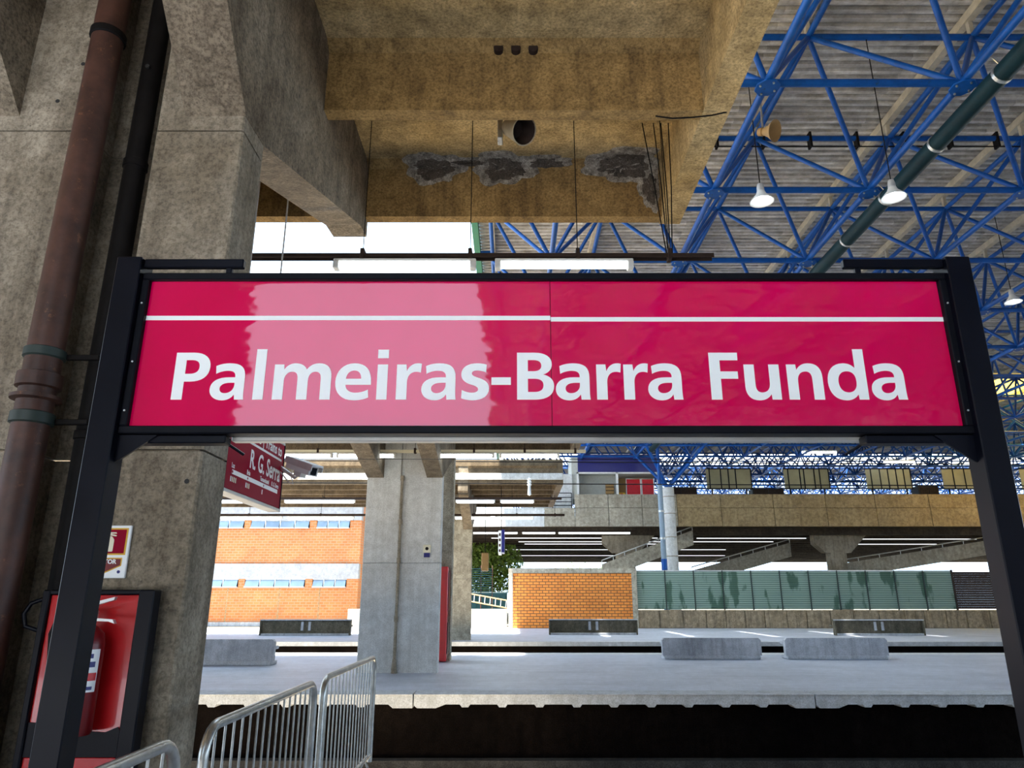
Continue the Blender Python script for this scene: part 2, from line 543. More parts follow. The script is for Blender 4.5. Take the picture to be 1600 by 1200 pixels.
# ---------------------------------------------------------------- concrete canopies with their columns
def beam_profile(yc, y0, y1, steep):
    """side outline (y, z) of a tapered cantilever beam over the column at yc"""
    top = 6.56
    y0, y1 = y0 + 0.02, y1 - 0.02
    if steep:
        low = [(y0, 5.62), (2.2, 5.5), (3.05, 5.34), (yc, 4.53)]
    else:
        low = [(y0, min(5.62, 4.45 + (yc - y0) * 0.31)), (yc, 4.43)]
    low += [(yc + 0.34, 4.55), (min(y1, yc + 3.25), 5.58), (y1, 5.62)]
    return low + [(y1, top), (y0, top)]


def canopy(y0, y1, ycs, ribs, xl, label, steep=False, mat='tan', front_lit=False):
    root = empty('canopy', (0, y0, 6.5), label, 'canopy', None, 'structure')

    def put(mb, name, mt):
        return adopt(mb.build(name, mt), root)
    put(MB().box(xl, 1.96, y0, y1, 6.5, 6.75), 'slab', M[mat])
    put(MB().box(1.72, 1.96, y0, y1, 5.8, 6.5), 'edge_beam', M[mat])
    put(MB().box(xl, xl + 0.24, y0, y1, 5.8, 6.5), 'edge_beam', M[mat])
    bays = [(-1.69, 1.72), (-3.12, -2.07), (xl + 0.24, -3.52)]
    for r in ribs:
        for a, c in bays:
            # rib with a small fillet against the slab
            pts = [(r - 0.10, 6.5), (r - 0.0, 6.42), (r, 5.8), (r + 0.14, 5.8), (r + 0.15, 6.44), (r + 0.24, 6.5)]
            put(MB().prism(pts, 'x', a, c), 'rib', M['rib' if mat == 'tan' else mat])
    if front_lit:
        put(MB().bbox(xl, 1.95, y0 - 0.04, y0 + 0.02, 5.97, 6.22, 0.01), 'painted_light_strip', M['pale'])  # pale strip stands in for daylight on the front rib
    for (a, c) in ((-3.524, -3.12), (-2.07, -1.686)):
        put(MB().prism(beam_profile(ycs, y0, y1, steep), 'x', a, c), 'tapered_beam', M['beam'])
    return root


def column(yc, mat, label, groove, joints, top=6.5, x0=-3.52, x1=-1.69, depth=0.34):
    root = empty('column', ((x0 + x1) / 2, yc, 0), label, 'column', None, 'structure')
    gx0, gx1, gd = groove
    zs = [0.0] + joints + [top]
    for k in range(len(zs) - 1):
        z0, z1 = zs[k] + (0.006 if k else 0), zs[k + 1] - 0.006
        c = 0.012
        pts = [(x0 + c, yc), (gx0 - c, yc), (gx0, yc + c), (gx0, yc + gd), (gx1, yc + gd), (gx1, yc + c), (gx1 + c, yc),
               (x1 - c, yc), (x1, yc + c), (x1, yc + depth), (x0, yc + depth), (x0, yc + c)]
        adopt(MB().prism(pts, 'z', z0, z1).build('concrete_lift', M[mat]), root)
    adopt(MB().box(x0 + 0.03, gx0 - 0.05, yc + 0.03, yc + depth - 0.02, 0.02, top - 0.02).build('core', M[mat]), root)
    adopt(MB().box(gx1 + 0.05, x1 - 0.03, yc + 0.03, yc + depth - 0.02, 0.02, top - 0.02).build('core', M[mat]), root)
    return root


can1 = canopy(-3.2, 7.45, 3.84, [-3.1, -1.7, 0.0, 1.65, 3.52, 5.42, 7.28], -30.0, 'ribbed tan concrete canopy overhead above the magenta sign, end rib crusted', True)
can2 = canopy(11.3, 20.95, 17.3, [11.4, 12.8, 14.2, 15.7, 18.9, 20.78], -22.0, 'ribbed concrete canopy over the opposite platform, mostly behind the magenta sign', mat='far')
can3 = canopy(27.2, 34.4, 30.8, [27.22, 28.6, 29.9, 31.7, 33.0, 34.2], -24.0, 'farthest ribbed concrete canopy with a pale strip painted as light on its front rib', mat='far', front_lit=True)
col1 = column(3.84, 'grey', 'near grey brown concrete column behind the sign with a rusty downpipe', (-2.68, -2.24, 0.30), [2.38, 4.42])  # wide deep groove is shaped to stand for the downpipe's cast shadow
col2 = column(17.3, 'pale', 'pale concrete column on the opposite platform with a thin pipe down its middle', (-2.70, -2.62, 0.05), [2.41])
col3 = column(30.8, 'mid', 'farthest concrete column on the last platform, beside the low white wall', (-2.70, -2.62, 0.05), [2.41])
col4 = column(20.6, 'mid', 'narrow brown concrete column half hidden behind the pale column', (-2.1, -2.06, 0.02), [2.41], x0=-2.4, x1=-1.68, depth=0.5)
# tie holes of the shuttering on the near column
for (px, py) in ((130, 100), (230, 103), (90, 158), (292, 752), (261, 1035), (315, 58)):
    p = at(px, py, 3.84)
    if p.x < -1.75:
        adopt(MB().tube([(p.x, 3.838, p.z), (p.x, 3.85, p.z)], 0.014, 8).build('tie_hole', M['dark']), col1)

# crusts of lime where the slab meets the end rib of the near canopy
def joint_path(v):
    """point (y, z) and outward normal along slab -> fillet -> rib face; v = 0 where the slab meets the fillet"""
    if v < 0:
        return 7.18 + v, 6.5, (0.0, -1.0)
    if v < 0.128:
        t = v / 0.128
        return 7.18 + 0.1 * t, 6.5 - 0.08 * t, (-0.62, -0.78)
    return 7.28, 6.42 - (v - 0.128), (-1.0, 0.0)


def crust(x, v, rx, rv, seed, name, mat, lift):
    rnd = random.Random(seed)
    n, rings = 48, 5
    vs = []
    wob = [1 + 0.12 * math.sin(3 * 2 * PI * j / n + seed) + 0.09 * math.sin(7 * 2 * PI * j / n + 2 * seed) + rnd.uniform(-0.06, 0.06) for j in range(n)]
    for r in range(rings + 1):
        k = r / rings
        for j in range(n):
            a = 2 * PI * j / n
            yy, zz, nr = joint_path(v - math.sin(a) * rv * wob[j] * k)
            h = lift * (1.0 if r < rings else 0.1) * rnd.uniform(0.6, 1.2)
            xx = max(-1.68, min(1.71, x + math.cos(a) * rx * wob[j] * k))
            vs.append((xx, yy + nr[0] * h, zz + nr[1] * h))
    fs = [(r * n + j, r * n + (j + 1) % n, (r + 1) * n + (j + 1) % n, (r + 1) * n + j) for r in range(rings) for j in range(n)]
    return adopt(MB().add(vs, fs).build(name, M[mat], None, True), can1)


for q, (x, v, rx, rv) in enumerate(((-0.92, 0.10, 0.36, 0.22), (-0.10, 0.10, 0.36, 0.24), (0.40, 0.02, 0.30, 0.09), (1.32, 0.05, 0.46, 0.27), (1.60, 0.36, 0.13, 0.30), (-0.5, 0.02, 0.3, 0.05))):
    crust(x, v, rx, rv, q + 1, 'lime_crust', 'crust', 0.012)
    crust(x, v + 0.03, rx * 0.72, rv * 0.72, q + 1, 'damp_patch', 'damp', 0.017)
# three pipe stubs through the first rib
for k in range(3):
    p = at(779 + 27 * k, 76, 5.41)
    adopt(MB().tube([(p.x, 5.37, 6.44), (p.x, 5.44, 6.44)], 0.045, 12).build('pipe_stub', M['rail'], None, True), can1)

# thin downpipe on the middle column
dp2 = empty('downpipe', (-2.66, 17.22, 0), 'thin grey downpipe running down the middle of the pale column', 'pipe')
adopt(MB().tube([(-2.66, 17.24, 0.0), (-2.66, 17.24, 4.4)], 0.035, 10).build('pipe', M['grey'], None, True), dp2)
for z in (1.1, 2.41, 3.3, 4.35):
    adopt(MB().tube([(-2.66, 17.24, z), (-2.66, 17.24, z + 0.12)], 0.05, 10).build('coupling', M['grey'], None, True), dp2)
adopt(MB().tube([(-2.66, 17.24, 0.0), (-2.66, 17.24, 0.3)], [0.07, 0.045], 10).build('shoe', M['grey'], None, True), dp2)

# ================================================================== STEEL ROOF
L = 3.75
ZB, ZT = 11.1, 13.91
XB0, YB0 = 1.15, 11.47
roof = empty('space_frame', (0, 0, 11), 'blue tubular space frame carrying the corrugated roof', 'roof frame', None, 'structure')


def unit_tube(name, r, length, mat, n=8):
    me = MB().tube([(0, 0, 0), (0, 0, length)], r, n).mesh(name)
    me.materials.append(mat)
    me.polygons.foreach_set('use_smooth', [True] * len(me.polygons))
    me.set_sharp_from_angle(angle=math.radians(60))
    return me


DIAG = math.sqrt(2 * (L / 2) ** 2 + (ZT - ZB) ** 2)
me_b = unit_tube('bottom_chord', 0.078, L, M['blue'], 10)
me_t = unit_tube('top_chord', 0.075, L, M['blue'], 10)
me_d = unit_tube('diagonal', 0.06, DIAG, M['blue'], 10)
rest = {'bottom_chord': MB(), 'top_chord': MB(), 'diagonal': MB()}
RB = {'bottom_chord': (me_b, 0.078), 'top_chord': (me_t, 0.075), 'diagonal': (me_d, 0.06)}


def member(kind, p, q):
    p, q = Vector(p), Vector(q)
    mid = (p + q) / 2
    near = mid.y > 4 and mid.y < 28 and -3 < mid.x < 27
    if near:
        o = link(kind, RB[kind][0])
        o.location = p
        o.rotation_mode = 'QUATERNION'
        o.rotation_quaternion = (q - p).to_track_quat('Z', 'Y')
        adopt(o, roof)
    else:
        rest[kind].tube([p, q], RB[kind][1], 5, caps=False)


NX, NY0, NY1 = 16, -15, 21         # cells: X from 1.15 to 61, Y from -45 to 90
plate = MB().prism([(0.24 * math.cos(PI / 8 + k * PI / 4), 0.24 * math.sin(PI / 8 + k * PI / 4)) for k in range(8)], 'z', -0.115, -0.085)
plate_me = plate.mesh('node_plate')
plate_me.materials.append(M['blue'])
bolt_me = MB().tube([(0, 0, -0.14), (0, 0, -0.11)], 0.022, 6).mesh('bolt')
bolt_me.materials.append(M['galv'])
for i in range(NX + 1):
    for j in range(NY0, NY1 + 1):
        x, y = XB0 + i * L, YB0 + j * L
        if i < NX:
            member('bottom_chord', (x, y, ZB), (x + L, y, ZB))
        if j < NY1:
            member('bottom_chord', (x, y, ZB), (x, y + L, ZB))
        tx, ty = x - L / 2, y - L / 2
        if i < NX:
            member('top_chord', (tx, ty, ZT), (tx + L, ty, ZT))
        if j < NY1:
            member('top_chord', (tx, ty, ZT), (tx, ty + L, ZT))
        for dx in (0, 1):
            for dy in (0, 1):
                if i - 1 + dx >= 0:
                    bx, by = x - L + dx * L, y - L + dy * L
                    member('diagonal', (tx, ty, ZT), (bx, by, ZB))
        if 4 < y < 28 and x < 24:
            o = link('node_plate', plate_me)
            o.location = (x, y, ZB)
            adopt(o, roof)
            for a in range(4):
                bo = link('bolt', bolt_me)
                bo.location = (x + 0.17 * math.cos(a * PI / 2 + 0.4), y + 0.17 * math.sin(a * PI / 2 + 0.4), ZB)
                bo.parent = o
                bo.matrix_parent_inverse = Matrix.Translation(o.location).inverted()
for k, mb in rest.items():
    o = mb.build(k + '_field', M['blue'], None, True)
    adopt(o, roof)
    o['kind'] = 'stuff'
# purlins and their stubs
pur_me = MB().box(-0.09, 0.09, -44, 82, 14.33, 14.55).mesh('purlin')
pur_me.materials.append(M['purlin'])
stub_me = MB().box(-0.05, 0.05, -0.05, 0.05, ZT, 14.33).mesh('purlin_post')
stub_me.materials.append(M['purlin'])
for i in range(NX + 1):
    x = XB0 - L / 2 + i * L
    o = link('purlin', pur_me)
    o.location = (x, 0, 0)
    adopt(o, roof)
    for j in range(-1, 4):
        if x < 22:
            s = link('purlin_post', stub_me)
            s.location = (x, YB0 + (j + 0.5) * L, 0)
            adopt(s, roof)
# corrugated deck
deck = empty('ceiling', (0, 0, 14.6), 'grey corrugated metal roof sheets above the blue space frame', 'roof', None, 'structure')


def corrugated(name, y0, y1, w, pitch=0.25, h=0.085):
    vs, fs = [], []
    n = int(round((y1 - y0) / pitch))
    prof = []
    for k in range(n):
        y = y0 + k * pitch
        prof += [(y, 0), (y + pitch * 0.46, 0), (y + pitch * 0.56, h), (y + pitch * 0.9, h)]
    prof.append((y1, 0))
    for (y, z) in prof:
        vs += [(0, y, z), (w, y, z)]
    fs = [(2 * k, 2 * k + 1, 2 * k + 3, 2 * k + 2) for k in range(len(prof) - 1)]
    me = MB().add(vs, fs).mesh(name)
    me.materials.append(M['sheet'])
    return me


sh_a = corrugated('roof_sheet', -70, 30, L)
sh_c = corrugated('roof_sheet', 36, 66, L)
sh_b = corrugated('roof_sheet', 72, 80, L)
sh_d = corrugated('roof_sheet', -70, 66, L)
added_skylight_me = MB().box(0, L - 0.1, 30, 36, 14.62, 14.64).mesh('skylight_sheet')  # unseen band added behind the sign to let more light in
added_skylight_me.materials.append(M['skylight'])
sky_me = MB().box(0, L - 0.1, 66, 72, 14.62, 14.64).mesh('skylight_sheet')
sky_me.materials.append(M['skylight'])
for i in range(NX + 1):
    x = -1.2 + i * L
    if i < 8:
        for me in ((sh_a, sh_c, sh_b) if i < 5 else (sh_d, sh_b)):
            o = link('roof_sheet', me)
            o.location = (x, 0, 14.6)
            adopt(o, deck)
    else:
        # bays with a yellowed skylight row above the far right
        for (y0, y1) in ((-70, 41), (46, 66), (72, 80)):
            key = 'sh_%d' % y0
            if key not in M:
                M[key] = corrugated('roof_sheet', y0, y1, L)
            o = link('roof_sheet', M[key])
            o.location = (x, 0, 14.6)
            adopt(o, deck)
        adopt(MB().box(x, x + L - 0.1, 41, 46, 14.62, 14.64).build('skylight_sheet', M['yskylight']), deck)
    if i < 5:
        o = link('skylight_sheet', added_skylight_me)
        o.location = (x, 0, 0)
        adopt(o, deck)
    o = link('skylight_sheet', sky_me)
    o.location = (x, 0, 0)
    adopt(o, deck)
# gutter along the roof's open edge
gut = empty('roof_gutter', (-1.3, 0, 14.2), 'green gutter along the open edge of the metal roof', 'gutter', None, 'structure')
adopt(MB().prism([(-1.42, 14.15), (-1.2, 14.15), (-1.2, 14.62), (-1.24, 14.62), (-1.24, 14.2), (-1.38, 14.2), (-1.38, 14.62), (-1.42, 14.62)], 'y', -70, 80).build('trough', M['green']), gut)
for k in range(8):
    adopt(MB().box(-1.2, -0.7, 9.6 + k * L - 0.04, 9.6 + k * L + 0.04, 13.95, 14.3).build('bracket', M['blue']), gut)
# big drain pipe slung under the frame
dr = empty('drain_pipe', (6.1 * 9.5 / 6.5, 10, 10.7), 'long dark teal drain pipe slung under the space frame', 'pipe')
DX, DZ = 8.95, 10.78
adopt(MB().tube([(DX, -10, DZ), (DX, 45, DZ)], 0.18, 16).build('pipe', M['teal'], None, True), dr)
for k in range(14):
    y = 4.5 + k * 2.1
    adopt(MB().tube([(DX, y, DZ), (DX, y + 0.07, DZ)], 0.196, 16).build('collar', M['galv'], None, True), dr)
    if k % 2:
        adopt(MB().tube([(DX, y, DZ + 0.1), (DX - 0.15, y, ZB)], 0.012, 6).build('hanger', M['galv']), dr)

# cable tray pipe with clips on a top chord row
cond = empty('conduit', (10, 17.2, 13.7), 'thin dark conduit clipped below a cross chord of the roof', 'conduit')
cy = YB0 + 1.5 * L
adopt(MB().tube([(0.5, cy, ZT - 0.26), (30, cy, ZT - 0.26)], 0.02, 6).build('pipe', M['dkpipe']), cond)
for k in range(16):
    adopt(MB().box(1.8 + k * 1.3 - 0.03, 1.8 + k * 1.3 + 0.03, cy - 0.1, cy + 0.1, ZT - 0.3, ZT + 0.16).build('clip', M['dkpipe']), cond)

# tree column of the roof
tc_ = empty('roof_column', (10.3, 47.1, 0), 'round grey column with four blue struts branching to the steel roof', 'column', None, 'structure')
adopt(MB().lathe([(0.37, 0), (0.37, 8.6), (0.3, 8.65), (0.0, 8.7)], (10.3, 47.1, 0), 24).build('shaft', M['pale'], None, True), tc_)
for z in (2.5, 4.2, 5.4, 6.9, 8.0):
    adopt(MB().lathe([(0.37, 0), (0.385, 0.01), (0.385, 0.05), (0.37, 0.06)], (10.3, 47.1, z), 24).build('joint_ring', M['mid'], None, True), tc_)
for sx in (0, 1):
    for sy in (0, 1):
        q = (XB0 + (2 + sx) * L, YB0 + (9 + sy) * L, ZB)
        adopt(MB().tube([(10.3, 47.1, 8.6), q], 0.11, 10).build('strut', M['blue'], None, True), tc_)
bp = empty('blue_pipe', (9.52, 45.95, 0), 'blue vertical rainwater pipe beside the round grey column', 'pipe')
adopt(MB().tube([(9.52, 45.95, 0), (9.52, 45.95, 4.0)], 0.19, 14).build('lower_pipe', M['blue'], None, True), bp)
adopt(MB().tube([(9.52, 45.95, 4.0), (9.52, 45.95, 8.7)], 0.17, 14).build('middle_pipe', M['paleblue'], None, True), bp)
adopt(MB().tube([(9.52, 45.95, 8.7), (9.52, 45.95, ZB)], 0.11, 12).build('upper_pipe', M['blue'], None, True), bp)
for z in (2.6, 5.2, 6.9):
    adopt(MB().tube([(9.52, 45.95, z), (9.52, 45.95, z + 0.12)], 0.205, 14).build('collar', M['galv'], None, True), bp)


# ================================================================== BACKDROP
# brick building on the left
bld = empty('brick_building', (-16, 46, 0), 'orange brick building with two rows of strip windows left of the pale column', 'building')
BX0, BX1, BY = -32.0, -9.55, 46.0


def wall_piece(z0, z1, x0=BX0, x1=BX1, name='brick_wall', mat='brick', y=BY, y1=None):
    adopt(MB().box(x0, x1, y, y1 or (BY + 0.4), z0, z1).build(name, M[mat]), bld)


wall_piece(0, 2.28)
wall_piece(2.28, 2.80, BX0, -18.9)
for (a, c) in ((-17.0, -16.6), (-12.85, -12.4), (-10.28, BX1)):
    wall_piece(2.28, 2.80, a, c)
wall_piece(2.80, 3.72, name='concrete_band', mat='band_conc', y=BY - 0.12)
wall_piece(3.72, 5.88)
wall_piece(5.88, 6.4, BX0, -18.9)
for (a, c) in ((-17.0, -16.6), (-12.85, -12.4), (-10.28, BX1)):
    wall_piece(5.88, 6.4, a, c)
wall_piece(6.4, 7.3, name='concrete_band', mat='band_conc', y=BY - 0.1)
wall_piece(7.3, 9.5)
adopt(MB().box(BX1 - 0.3, BX1, BY + 0.4, 58, 0, 9.5).build('side_wall', M['brick']), bld)
adopt(MB().box(BX0, BX1 + 0.6, BY - 2.9, 58, 9.5, 9.8).build('roof_slab', M['bench']), bld)  # eave overhang added out of view to shade the facade
adopt(MB().box(BX0, BX1 - 0.3, BY + 1.6, BY + 1.8, 0, 9.5).build('inner_wall', M['dark']), bld)
adopt(MB().box(BX0, BX1, BY - 0.15, BY, 0, 0.25).build('plinth', M['bench']), bld)
for xj in (-17.6, -14.4, -11.9):
    adopt(MB().box(xj - 0.03, xj + 0.03, BY - 0.012, BY, 0.25, 2.28).build('expansion_joint', M['ochre']), bld)
for (z0, z1) in ((2.28, 2.80), (5.88, 6.4)):
    for (a, c, n) in ((-18.9, -17.0, 2), (-16.6, -12.85, 4), (-12.4, -10.28, 3)):
        w = adopt(MB().box(a, c, BY + 0.05, BY + 0.13, z0, z0 + 0.05).box(a, c, BY + 0.05, BY + 0.13, z1 - 0.05, z1).build('window', M['alu']), bld)
        pw = (c - a) / n
        for k in range(n):
            p0, p1 = a + k * pw + 0.05, a + (k + 1) * pw - 0.05
            pts = [(BY - 0.18, z0 + 0.03), (BY - 0.15, z0 + 0.03), (BY + 0.06, z1 - 0.06), (BY + 0.03, z1 - 0.06)]
            o = MB().prism(pts, 'x', p0, p1).build('pane', M['glassblue'])
            o.parent = w
            pts = [(BY - 0.20, z0), (BY - 0.16, z0), (BY - 0.13, z0 + 0.07), (BY - 0.17, z0 + 0.07)]
            o = MB().prism(pts, 'x', p0 - 0.02, p1 + 0.02).build('pane_rail', M['white'])
            o.parent = w
            if k:
                o = MB().box(a + k * pw - 0.03, a + k * pw + 0.03, BY - 0.02, BY + 0.12, z0, z1).build('mullion', M['alu'])
                o.parent = w

# brick screen wall in the middle
bw = empty('brick_wall', (3.5, 43, 0), 'free-standing orange brick wall with concrete surround left of the green fence', 'wall', None, 'structure')
adopt(MB().box(0.05, 6.95, 43.05, 43.35, 0, 3.05).build('brick_panel', M['brick2']), bw)
adopt(MB().box(-0.2, 7.25, 42.98, 43.45, 3.05, 3.32).build('concrete_capping', M['mid']), bw)
adopt(MB().box(-0.2, 0.05, 42.98, 43.45, 0, 3.05).build('concrete_post', M['mid']), bw)
adopt(MB().box(6.95, 7.25, 42.98, 43.45, 0, 3.05).build('concrete_post', M['mid']), bw)

# low pale wall, ladder and greenery in the gap
lw = empty('low_wall', (-1.3, 43.4, 0), 'low pale concrete wall in the gap left of the brick wall', 'wall', None, 'structure')
adopt(MB().bbox(-9.5, -0.28, 43.3, 43.6, 0, 1.05, 0.02).build('wall_block', M['mid']), lw)
ld = empty('ladder', (-1.2, 43.45, 1.2), 'orange ladder lying tilted above the low pale wall', 'ladder')
for dz in (0, -0.42):
    adopt(MB().tube([(-2.6, 43.45, 1.92 + dz), (-0.3, 43.45, 1.52 + dz)], 0.035, 8).build('rail', M['wood'], None, True), ld)
for k in range(8):
    x = -2.5 + k * 0.31
    z = 1.92 - (x + 2.6) * 0.174
    adopt(MB().tube([(x, 43.45, z), (x - 0.03, 43.45, z - 0.42)], 0.025, 8).build('rung', M['alu'], None, True), ld)
adopt(MB().box(-2.5, -2.42, 43.42, 43.48, 1.05, 1.5).build('prop', M['wood']), ld)
gr = empty('green_container', (-1.2, 46.3, 0), 'dark teal metal container behind the tilted ladder', 'container')
adopt(MB().bbox(-3.6, -0.3, 45.6, 47.4, -0.02, 2.0, 0.03).build('body', M['teal']), gr)
for k in range(11):
    adopt(MB().box(-3.5 + k * 0.3, -3.38 + k * 0.3, 45.56, 45.6, 0.1, 1.9).build('rib', M['teal']), gr)
gt = empty('slatted_gate', (-2.3, 44.6, 0), 'grey slatted gate beside the farthest column', 'gate')
for k in range(12):
    adopt(MB().box(-2.6, -1.2, 44.6, 44.65, 1.9 + k * 0.13, 1.94 + k * 0.13).build('slat', M['teal']), gt)
for x in (-2.6, -1.9, -1.22):
    adopt(MB().box(x, x + 0.05, 44.65, 44.7, 0, 3.55).build('post', M['rust']), gt)


def tree(name, c, r, n, label, trunk):
    root = empty(name, (c[0], c[1], -0.02), label, 'tree')
    adopt(MB().tube([(c[0], c[1], -0.05), (c[0] + 0.1, c[1], trunk * 0.6), (c[0], c[1], c[2])], [0.22, 0.16, 0.07], 8).build('trunk', M['bark'], None, True), root)
    rnd = random.Random(len(name) + int(c[0] * 10))
    vs, fs = [], []
    for k in range(n):
        d = Vector((rnd.gauss(0, 1), rnd.gauss(0, 1), rnd.gauss(0, 1))).normalized() * (rnd.random() ** 0.45)
        p = Vector((c[0] + d.x * r[0], c[1] + d.y * r[1], c[2] + d.z * r[2]))
        u = Vector((rnd.gauss(0, 1), rnd.gauss(0, 1), rnd.gauss(0, 1))).normalized()
        w = u.cross(Vector((rnd.gauss(0, 1), rnd.gauss(0, 1), rnd.gauss(0, 1)))).normalized()
        s = rnd.uniform(0.1, 0.2)
        o = len(vs)
        vs += [p - u * s, p + w * s * 0.45, p + u * s, p - w * s * 0.45]
        fs.append((o, o + 1, o + 2, o + 3))
    o = adopt(MB().add(vs, fs).build('foliage', M['leaf']), root)
    o['kind'] = 'stuff'
    return root


tree('leafy_tree', (-2.2, 62, 4.2), (3.2, 2.6, 3.0), 9000, 'sunlit green tree seen through the gap left of the brick wall', 4)
tree('leafy_tree', (10.0, 112, 4.0), (6, 4, 3.0), 2600, 'distant green tree far beyond under the footbridge', 4)

# stone retaining wall and sheet fence on the right
rw = empty('retaining_wall', (17, 43.2, 0), 'low brown stone retaining wall under the green fence', 'wall', None, 'structure')
x = 7.27
k = 0
while x < 46:
    w = random.uniform(1.1, 1.5)
    adopt(MB().bbox(x, x + w - 0.03, 43.1 - random.uniform(0, 0.03), 43.6, 0, 1.0, 0.03).build('block', M['stone']), rw)
    x += w
    k += 1
adopt(MB().box(7.25, 46, 43.2, 43.55, 0, 0.95).build('core', M['dark']), rw)
fe = empty('sheet_fence', (17, 43.3, 1), 'pale green ribbed sheet fence with dark paint streaks on the stone wall', 'fence')
for k in range(11):
    x0 = 7.3 + k * 1.68
    adopt(MB().prism([(x0, 43.28), (x0 + 0.8, 43.26), (x0 + 1.62, 43.28), (x0 + 1.62, 43.31), (x0 + 0.8, 43.29), (x0, 43.31)], 'z', 1.03, 3.15).build('fence_sheet', M['fence']), fe)
    adopt(MB().box(x0 - 0.06, x0, 43.24, 43.34, 1.0, 3.2).build('post', M['band']), fe)
adopt(MB().box(7.2, 25.7, 43.25, 43.36, 3.15, 3.22).build('top_rail', M['alu']), fe)
fe2 = empty('dark_fence', (27, 43.3, 1), 'dark brown slatted fence continuing right of the green sheet fence', 'fence')
for k in range(16):
    adopt(MB().box(25.85, 46, 43.28, 43.32, 1.05 + k * 0.13, 1.178 + k * 0.13).build('slat', M['rail']), fe2)
for k in range(9):
    adopt(MB().box(25.75 + k * 2.4, 25.83 + k * 2.4, 43.24, 43.36, 1.004, 3.25).build('post', M['rail']), fe2)

# footbridge / mezzanine
fb = empty('footbridge', (16, 49, 6.3), 'long ochre concrete footbridge crossing behind the green fence', 'footbridge', None, 'structure')
joint = [2.2, 4.3, 6.6, 8.9, 11.3, 14.3, 17.9, 21.5, 24.9, 28.6, 32.3, 36, 40, 44, 48, 52, 58]
for k in range(len(joint) - 1):
    a, c = joint[k] + 0.015, joint[k + 1] - 0.015
    mt = M['mid'] if k < 4 else M['ochre']
    adopt(MB().bbox(a, c, 49.15, 49.45, 6.32, 7.55, 0.015).build('lower_panel', mt), fb)
    if a > 4.2:
        adopt(MB().bbox(a, c, 49.2, 49.5, 7.57, 8.5, 0.015).build('parapet_panel', mt), fb)
adopt(MB().box(-14, 2.2, 49.2, 49.45, 6.32, 7.55).build('lower_panel', M['pale']), fb)
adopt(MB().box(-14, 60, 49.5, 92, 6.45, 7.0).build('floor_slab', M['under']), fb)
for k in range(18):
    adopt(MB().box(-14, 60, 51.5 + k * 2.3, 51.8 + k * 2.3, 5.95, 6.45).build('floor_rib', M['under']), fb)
# piers with haunches
for (px, Y) in ((8.1, 52.0), (23.2, 52.0), (38.5, 52)):
    adopt(MB().prism([(px - 1.6, 6.45), (px + 2.6, 6.45), (px + 0.9, 4.75), (px - 0.9, 4.75), (px - 1.6, 5.4)], 'y', Y, Y + 0.8).build('haunch', M['grey']), fb)
    adopt(MB().prism([(px - 0.55, Y), (px + 0.55, Y), (px + 0.7, Y + 0.4), (px + 0.55, Y + 0.9), (px - 0.55, Y + 0.9), (px - 0.7, Y + 0.4)], 'z', -0.02, 4.75).build('pier', M['grey']), fb)
# lamps in rows under the mezzanine
lampgrp = 'strip lamps under the footbridge'
rows = [(53.0, 5.85, -1.5, 10.6), (53.2, 5.85, 13.5, 21.5), (53.3, 5.8, 24.5, 34), (55.8, 5.8, 0.5, 20.0), (58.2, 5.8, 1.0, 12.2), (58.4, 5.8, 24.0, 34), (65, 5.8, -2, 19), (74, 5.8, 0, 21.5)]
wh = ['first', 'second', 'third', 'fourth', 'fifth', 'sixth', 'seventh', 'eighth']
for k, (Y, z, a, c) in enumerate(rows):
    r_ = empty('strip_lamp', (a, Y, z), 'thin white strip lamp under the footbridge, %s of the rows from the front' % wh[k], 'lamp', lampgrp)
    adopt(MB().box(a, c, Y - 0.05, Y + 0.05, z + 0.05, z + 0.12).build('channel', M['rail']), r_)
    adopt(MB().tube([(a, Y, z), (c, Y, z)], 0.03, 6).build('tube', M['tube_dim']), r_)
# stair flights coming down under the footbridge
def stair(x0, z0, x1, z1, Y, label):
    r_ = empty('stair_flight', (x0, Y, 0), label, 'stairs', None, 'structure')
    pts = [(x0, z0), (x1, z1), (x1, z1 + 1.0), (x0, z0 + 1.0)]
    adopt(MB().prism(pts, 'y', Y, Y + 0.2).build('side_wall', M['mid']), r_)
    adopt(MB().prism([(x0, z0), (x1, z1), (x1, z1 + 0.3), (x0, z0 + 0.3)], 'y', Y + 0.2, Y + 2.2).build('flight_slab', M['grey']), r_)
    d = 1 if x1 > x0 else -1
    adopt(MB().tube([(x0, Y + 0.1, z0 + 1.25), (x1, Y + 0.1, z1 + 1.25)], 0.04, 8).build('handrail', M['alu'], None, True), r_)
    n = 8
    for k in range(n + 1):
        t = k / n
        xx = x0 + (x1 - x0) * t
        zz = z0 + (z1 - z0) * t
        adopt(MB().tube([(xx, Y + 0.1, zz + 1.0), (xx, Y + 0.1, zz + 1.25)], 0.025, 6).build('baluster', M['alu']), r_)


stair(6.2, 2.9, 12.6, 5.2, 50.6, 'concrete stair flight rising to the footbridge beside the brick wall')
stair(13.2, 2.6, 20.6, 4.6, 54.0, 'concrete stair flight rising under the middle of the footbridge')
stair(23.5, 3.0, 36.0, 4.9, 53.0, 'long concrete stair flight with handrail under the right of the footbridge')

